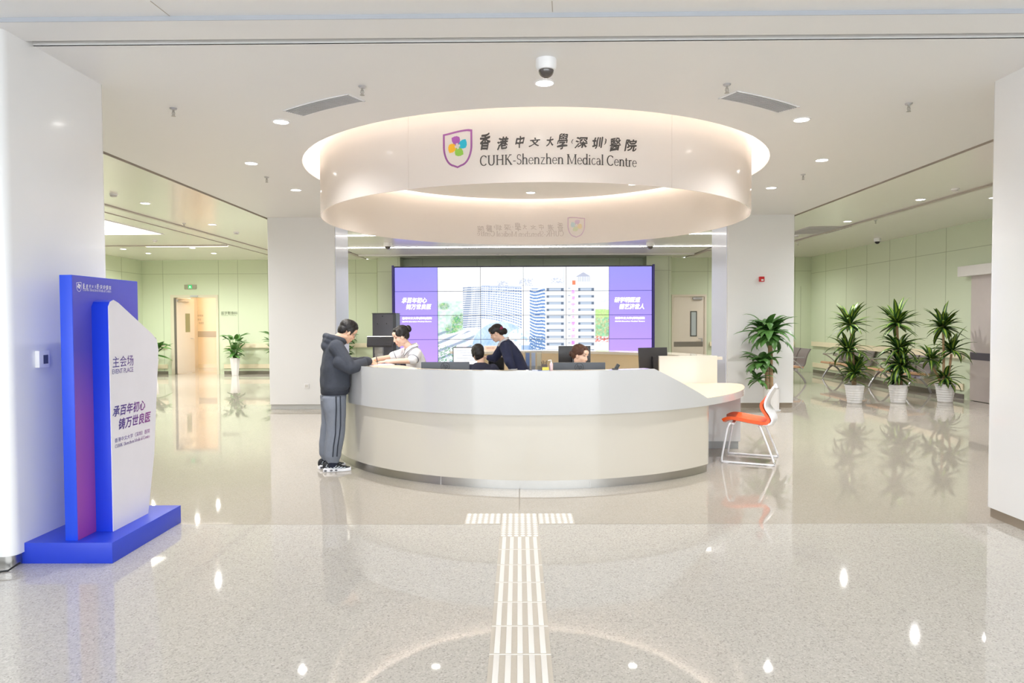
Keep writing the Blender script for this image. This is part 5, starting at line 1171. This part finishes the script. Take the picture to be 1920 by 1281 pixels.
def shoe(s, dy):
    M = F @ Matrix.Translation((s*.1, dy-.03, 0)) @ Matrix.Rotation(rad(-s*6), 4, 'Z')
    bm = new(); rings = []
    for y, hw_, h_ in ((-.105,.028,.03), (-.09,.04,.042), (-.03,.043,.04), (.04,.045,.032), (.1,.05,.028), (.15,.044,.03), (.185,.025,.032)):
        rings.append([M @ Vector((x*hw_, y, z)) for x, z in ((-1,.004), (-.8,0), (.8,0), (1,.004), (1.02,h_), (.9,h_+.004), (-.9,h_+.004), (-1.02,h_))])
    ring_loft(bm, rings); so = obj('shoe', bm, mat('sole_white', (232,232,236), .45), man, smooth=50)
    bm = new()
    for y, z, a, b, c in ((-.07,.065,.038,.04,.055), (-.02,.07,.04,.06,.045), (.04,.055,.042,.06,.038), (.1,.042,.045,.06,.026), (.145,.036,.036,.042,.02)): ell(bm, (0,y,z-.01), (a,b,c), M)
    up = fused('upper', bm, mat('shoe_black', (36,38,42), .6), so, .006, 3)
    bm = new()
    for sx in (-1, 1):
        for j in range(4): tube(bm, [M @ Vector(p) for p in ((sx*.046,-.03+.032*j,.05), (sx*.048,.0+.032*j,.036), (sx*.036,.035+.03*j,.066-.008*j))], .0035, 6)
        tube(bm, [M @ Vector(p) for p in ((sx*.04,-.06,.085), (sx*.042,-.075,.06), (sx*.04,-.05,.05))], .004, 6)
    obj('chevrons', bm, mat('shoe_silver', (206,214,222), .4), so)
    bm = new()
    for y in (-.08, -.02, .03):
        for sx in (-1, 1): ell(bm, (sx*.044, y, .018), (.004,.015,.009), M)
    obj('air_pods', bm, mat('pod_grey', (84,84,90), .3), so)
shoe(1, .0); shoe(-1, -.03)
bm = new()
for s, dy in ((1,.0), (-1,-.03)): limb(bm, F, [(s*.096,-.03+dy,.15), (s*.096,-.035+dy,.06)], [.05,.054]); 
fused('socks', bm, mat('sock_navy', (34,38,56), .9), man, .006, 2)
pen0 = F @ (Vector(rwr)+Vector((-.045,.10,-.03)))
bm = new(); tube(bm, [pen0+Vector((.012,.0,-.012)), pen0+Vector((.004,.004,.03)), pen0+Vector((-.006,.012,.075))], [.0015,.0045,.0045], 8); tag(obj('pen', bm, BLACK), 'black pen in the writing hand of the man in the hoodie', 'pen')
pp = F @ Vector((.06,.47,0))
bm = new(); box(bm, -.15, .15, -.105, .105, 0, .006, 0, Matrix.Translation((pp.x, pp.y, CT+.0005)) @ Matrix.Rotation(rad(28), 4, 'Z')); tag(obj('paper_form', bm, mat('paper_lilac', (228,222,238), .5)), 'form lying on the counter under the hands of man and nurse', 'paper')

# ---- the nurse in white, bending over the counter from inside
F = at_frame(-1.20, 7.99, 0, 205); R3 = F.to_3x3()
Hn = head_matrix(F, (0,.15,1.43), 0, 22)
lsh, lel, lwr = (-.16,.02,1.24), (-.215,.09,1.158), (-.1,.345,1.15); rsh, rel, rwr = (.165,.05,1.25), (.185,.24,1.175), (.09,.44,1.165)
bm = new(); head_shape(bm, Hn, .94, True)
limb(bm, F, [(0,.02,1.25), (0,.075,1.32), (0,.15,1.40)], [.052,.044,.044])
loft(bm, [((0,-.08,.84),.14,.1,0), ((0,-.05,1.0),.12,.085,8), ((0,-.01,1.14),.14,.09,12), ((0,.02,1.25),.12,.07,20), ((0,.03,1.29),.05,.045,20)], F)
limb(bm, F, [lsh, lel, lwr], [.045,.036,.024]); limb(bm, F, [rsh, rel, rwr], [.045,.036,.024])
for s in (-1, 1): limb(bm, F, [(s*.08,-.14,.86), (s*.08,-.12,.47), (s*.08,-.16,.09)], [.085,.052,.038]); limb(bm, F, [(s*.08,-.16,.05), (s*.08,-.04,.035)], [.04,.03])
hand(bm, F @ Vector(lwr), R3 @ Vector((.25,.95,-.1)), Vector((0,0,-1)), -1, 20, .92)
hand(bm, F @ Vector(rwr), R3 @ Vector((-.3,.93,-.1)), Vector((0,0,-1)), 1, 24, .92)
nurse = fused('person', bm, SKINF, None, .0055, 5)
tag(nurse, 'woman in white short sleeved uniform with hair bun, bending over the counter', 'person')
face_features(Hn, nurse, .94, closed=True)
def bun_hair(H, body, m, k=1.0, bun=(0,-.105,.045), br=.045, parted=True):
    bm = new(); E = lambda c, r: ell(bm, [a*k for a in c], [a*k for a in r], H, 24, 16)
    E((0,-.022,.045), (.081,.097,.083)); E((0,-.05,.0), (.070,.056,.07)); E((0,.03,.09), (.055,.045,.03))
    for s in (-1, 1): E((s*.06,.03,.05), (.022,.042,.045)); E((s*.07,.005,.02), (.012,.03,.04))
    h = fused('hair', bm, m, body, .005, 4, .0012, 50, 2)
    bm = new(); ell(bm, [a*k for a in bun], (br*k, br*.85*k, br*k), H); fused('hair_bun', bm, m, h, .005, 2, .002, 60, 8)
    return h
bun_hair(Hn, nurse, HAIRB, .94, (0,-.115,.045), .046)
UNI = mat('uniform_white', (240,240,244), .85, vary=.02, bump=.12, bscale=110); NAVYP = mat('navy_piping', (34,40,78), .7)
bm = new()
loft(bm, [((0,-.08,.80),.165,.125,0), ((0,-.06,.95),.155,.115,6), ((0,-.035,1.07),.158,.112,10), ((0,-.005,1.18),.163,.105,14), ((0,.015,1.25),.145,.085,18), ((0,.035,1.295),.075,.062,22)], F, 28, pw=2.2)
limb(bm, F, [(-.145,.02,1.228), (-.205,.075,1.168)], [.066,.06]); limb(bm, F, [(.145,.05,1.235), (.178,.19,1.185)], [.066,.06])
fused('uniform_shirt', bm, UNI, nurse, .007, 4, .007, 8, 4, 1)
# collar, piping, name badge
bm = new()
for s in (-1, 1):
    a = [(s*.012,.105,1.235), (s*.03,.10,1.275), (s*.06,.06,1.31), (s*.062,.0,1.33), (0,-.035,1.345)]
    b = [(s*.045,.125,1.20), (s*.085,.10,1.245), (s*.10,.05,1.29), (s*.085,-.02,1.305), (0,-.06,1.315)]
    ring_loft(bm, [[F @ Vector(p), F @ Vector(q), F @ (Vector(q)+Vector((0,.006,.008))), F @ (Vector(p)+Vector((0,.006,.008)))] for p, q in zip(a, b)])
obj('collar', bm, UNI, nurse, smooth=60)
bm = new()
for s in (-1, 1): tube(bm, [F @ Vector(p) for p in ((s*.04,.132,1.203), (s*.045,.131,1.20), (s*.085,.106,1.248), (s*.10,.055,1.294), (s*.085,-.018,1.312))], .0028, 6)
for c, d, r in (((-.197,.068,1.176), (-.06,.055,-.06), .0625), ((.174,.172,1.192), (.035,.14,-.055), .0625)):
    c = Vector(c); x_, y_ = frame(Vector(d)); tube(bm, [F @ (c+x_*math.cos(k*PI/12)*r+y_*math.sin(k*PI/12)*r) for k in range(25)], .003, 6)
obj('navy_piping', bm, NAVYP, nurse)
bm = new(); p = F @ Vector((-.075,.125,1.135)); q = F @ Vector((-.115,.108,1.135)); tube(bm, [p, q], .005, 6); obj('name_badge', bm, mat('badge_navy', (70,74,110), .5), nurse)
bm = new(); loft(bm, [((0,-.14,.95),.15,.12,0), ((0,-.15,.8),.16,.125,0), ((0,-.14,.7),.15,.115,0)], F)
for s in (-1, 1): limb(bm, F, [(s*.08,-.14,.76), (s*.08,-.12,.47), (s*.08,-.15,.1)], [.105,.08,.07])
fused('uniform_trousers', bm, UNI, nurse, .012, 3)
bm = new()
for s in (-1, 1): ell(bm, (s*.08,-.11,.035), (.045,.12,.035), F)
obj('shoes', bm, WPLAS, nurse, smooth=180)

# ---- woman in navy cardigan leaning over the seated colleague
F = at_frame(.06, 9.02, 0, 184); R3 = F.to_3x3()
Hl = head_matrix(F, (0,.345,1.44), 0, 28)
lsh, lel, lwr = (-.155,.25,1.28), (-.2,.20,1.09), (-.18,.14,.95); rsh, rel, rwr = (.155,.28,1.28), (.2,.37,1.10), (.19,.47,1.115)
bm = new(); head_shape(bm, Hl, .89, True)
limb(bm, F, [(0,.22,1.30), (0,.28,1.36), (0,.34,1.43)], [.05,.043,.043])
loft(bm, [((0,0,.82),.15,.12,10), ((0,.06,.98),.125,.09,24), ((0,.14,1.14),.14,.09,30), ((0,.21,1.27),.12,.07,34), ((0,.24,1.32),.05,.045,34)], F)
limb(bm, F, [lsh, lel, lwr], [.045,.036,.024]); limb(bm, F, [rsh, rel, rwr], [.045,.036,.024])
for s in (-1, 1): limb(bm, F, [(s*.085,0,.85), (s*.085,.03,.47), (s*.085,-.02,.09)], [.095,.055,.04]); limb(bm, F, [(s*.085,-.02,.05), (s*.085,.1,.035)], [.04,.03])
hand(bm, F @ Vector(lwr), R3 @ Vector((.05,.1,-1)), R3 @ Vector((1,0,0)), 1, 25, .9)
hand(bm, F @ Vector(rwr), R3 @ Vector((-.1,.98,.05)), Vector((0,0,-1)), 1, 45, .9)
lean = fused('person', bm, SKINF, None, .006, 5)
tag(lean, 'woman in navy cardigan with red hair clip, leaning forward to the left', 'person')
face_features(Hl, lean, .89, closed=True)
bm = new(); E = lambda c, r: ell(bm, [a*.89 for a in c], [a*.89 for a in r], Hl, 24, 16)
E((0,-.022,.045), (.082,.098,.084)); E((0,-.06,.0), (.072,.06,.072)); E((0,.045,.075), (.062,.05,.04)); E((0,-.11,-.03), (.05,.045,.05))
for s in (-1, 1): E((s*.06,.045,.05), (.02,.038,.04))
hh = fused('hair', bm, HAIRB, lean, .005, 4, .0015, 50, 6)
bm = new(); ell(bm, (-.045,-.088,.03), (.026,.018,.022), Hl); ell(bm, (-.06,-.07,.025), (.016,.02,.014), Hl); obj('hair_clip', bm, mat('clip_red', (150,44,84), .4), hh, smooth=180)
NAVY = mat('navy_knit', (52,58,88), .9, vary=.1, scale=40, bump=.2, bscale=150)
bm = new()
loft(bm, [((0,.03,.74),.175,.145,8), ((0,.04,.84),.178,.145,12), ((0,.07,.97),.155,.125,22), ((0,.11,1.08),.16,.12,30), ((0,.18,1.2),.165,.115,34), ((0,.22,1.285),.13,.085,36), ((0,.245,1.325),.07,.06,36)], F, 28, pw=2.2)
limb(bm, F, [(-.14,.24,1.27), lel, (-.18,.145,.985)], [.074,.06,.046]); limb(bm, F, [(.14,.26,1.26), rel, (.19,.44,1.112)], [.068,.052,.042])
fused('cardigan', bm, NAVY, lean, .008, 4, .007, 8, 9)
bm = new()
for a, b in (((-.01,.32,1.28), None),): pass
tube(bm, [F @ Vector(p) for p in ((.02,.325,1.27), (.055,.29,1.325), (.06,.24,1.36), (0,.2,1.375), (-.06,.24,1.36), (-.055,.29,1.325), (-.02,.325,1.27))], [.008,.014,.016,.016,.016,.014,.008], 10); obj('shirt_collar', bm, UNI, lean, smooth=60)
bm = new(); c = Vector((-.181,.148,.985)); tube(bm, [F @ (c+Vector((.052*math.cos(k*PI/8), .052*math.sin(k*PI/8), .0))) for k in range(17)], .006, 6); obj('shirt_cuff', bm, UNI, lean)
bm = new(); loft(bm, [((0,0,.9),.15,.125,0), ((0,0,.8),.17,.14,0), ((0,0,.55),.18,.15,0), ((0,.0,.5),.175,.145,0)], F); fused('skirt', bm, NAVY, lean, .012, 3)
bm = new()
for s in (-1, 1): ell(bm, (s*.085,.03,.035), (.042,.115,.035), F)
obj('shoes', bm, BLACK, lean, smooth=180)

# ---- seated people
def seated(F, Hpos, turn, pitch, k, label, topm, hair, fem=True, closed=False, smile=False, arm=((.2,.12,.86), (.12,.38,.80)), z0=.5, lean_=6, roll=0):
    H = head_matrix(F, Hpos, turn, pitch, roll); R3 = F.to_3x3(); nz = Hpos[2]-.135*k/.9; ny = Hpos[1]-.05
    bm = new(); head_shape(bm, H, k, fem)
    limb(bm, F, [(0,ny-.02,nz-.04), (0,ny+.01,nz+.04), (0,Hpos[1]-.01,Hpos[2]-.03)], [.052,.046,.046])
    loft(bm, [((0,-.06,z0-.04),.15,.12,0), ((0,-.05,z0+.15),.13,.1,lean_), ((0,ny-.03,nz-.16),.15,.095,lean_), ((0,ny-.02,nz-.04),.12,.07,lean_), ((0,ny-.01,nz),.05,.045,lean_)], F)
    for s in (-1, 1):
        el, wr = (s*arm[0][0], arm[0][1], arm[0][2]), (s*arm[1][0], arm[1][1], arm[1][2])
        limb(bm, F, [(s*.16,ny-.02,nz-.07), el, wr], [.045,.036,.024]); hand(bm, F @ Vector(wr), R3 @ Vector((-s*.2,.95,-.1)), Vector((0,0,-1)), s, 25, .92)
        limb(bm, F, [(s*.085,-.05,z0), (s*.1,.38,z0-.01), (s*.1,.36,.09)], [.085,.058,.04]); limb(bm, F, [(s*.1,.36,.05), (s*.1,.48,.035)], [.04,.03])
    b = fused('person', bm, SKINF, None, .006, 5); tag(b, label, 'person')
    face_features(H, b, k, hair, closed, smile)
    bm = new(); loft(bm, [((0,-.06,z0-.02),.17,.135,0), ((0,-.05,z0+.12),.16,.125,lean_), ((0,ny-.03,nz-.2),.18,.125,lean_), ((0,ny-.03,nz-.09),.18,.11,lean_), ((0,ny-.02,nz-.025),.12,.08,lean_), ((0,ny,nz+.005),.065,.055,lean_)], F, 28, pw=2.2)
    for s in (-1, 1): limb(bm, F, [(s*.15,ny-.02,nz-.085), (s*arm[0][0],arm[0][1],arm[0][2]), (s*arm[1][0],arm[1][1]-.03,arm[1][2])], [.078,.064,.046])
    fused('jacket', bm, topm, b, .008, 4, .007, 8, 12)
    bm = new()
    for s in (-1, 1): limb(bm, F, [(s*.085,-.06,z0+.0), (s*.1,.38,z0), (s*.1,.36,.12)], [.11,.08,.065])
    fused('trousers', bm, mat('dark_trousers', (34,36,48), .9), b, .012, 3)
    bm = new()
    for s in (-1, 1): ell(bm, (s*.1,.42,.035), (.042,.115,.035), F)
    obj('shoes', bm, BLACK, b, smooth=180)
    return b, H
F = at_frame(-.475, 8.72, 0, 98)
b, H = seated(F, (-.035,.06,1.20), 18, 8, .87, 'person with short black hair in dark jacket, seated with back to the camera', mat('jacket_dark', (50,52,72), .9, vary=.1, scale=40, bump=.2, bscale=150), HAIRB, arm=((.24,.14,.88), (.16,.40,.82)))
bm = new(); E = lambda c, r: ell(bm, [a*.87 for a in c], [a*.87 for a in r], H, 24, 16)
E((0,-.022,.045), (.084,.098,.084)); E((0,-.055,-.01), (.078,.062,.09)); E((0,-.05,-.07), (.066,.05,.05)); E((0,.045,.08), (.065,.05,.035))
for s in (-1, 1): E((s*.07,.01,.02), (.016,.05,.06)); E((s*.075,-.0,-.03), (.012,.03,.04))
fused('hair', bm, HAIRB, b, .005, 4, .002, 50, 4)
F = at_frame(.66, 7.93, 0, -55)
b, H = seated(F, (0,.05,1.205), 18, 14, .98, 'smiling woman with brown hair tied back, seated behind the logo monitor', mat('jacket_navy', (44,48,78), .9), HAIRR, closed=True, smile=True, arm=((.22,.16,.86), (.14,.38,.82)), roll=-6)
bun_hair(H, b, HAIRR, .98, (0,-.105,-.01), .042)
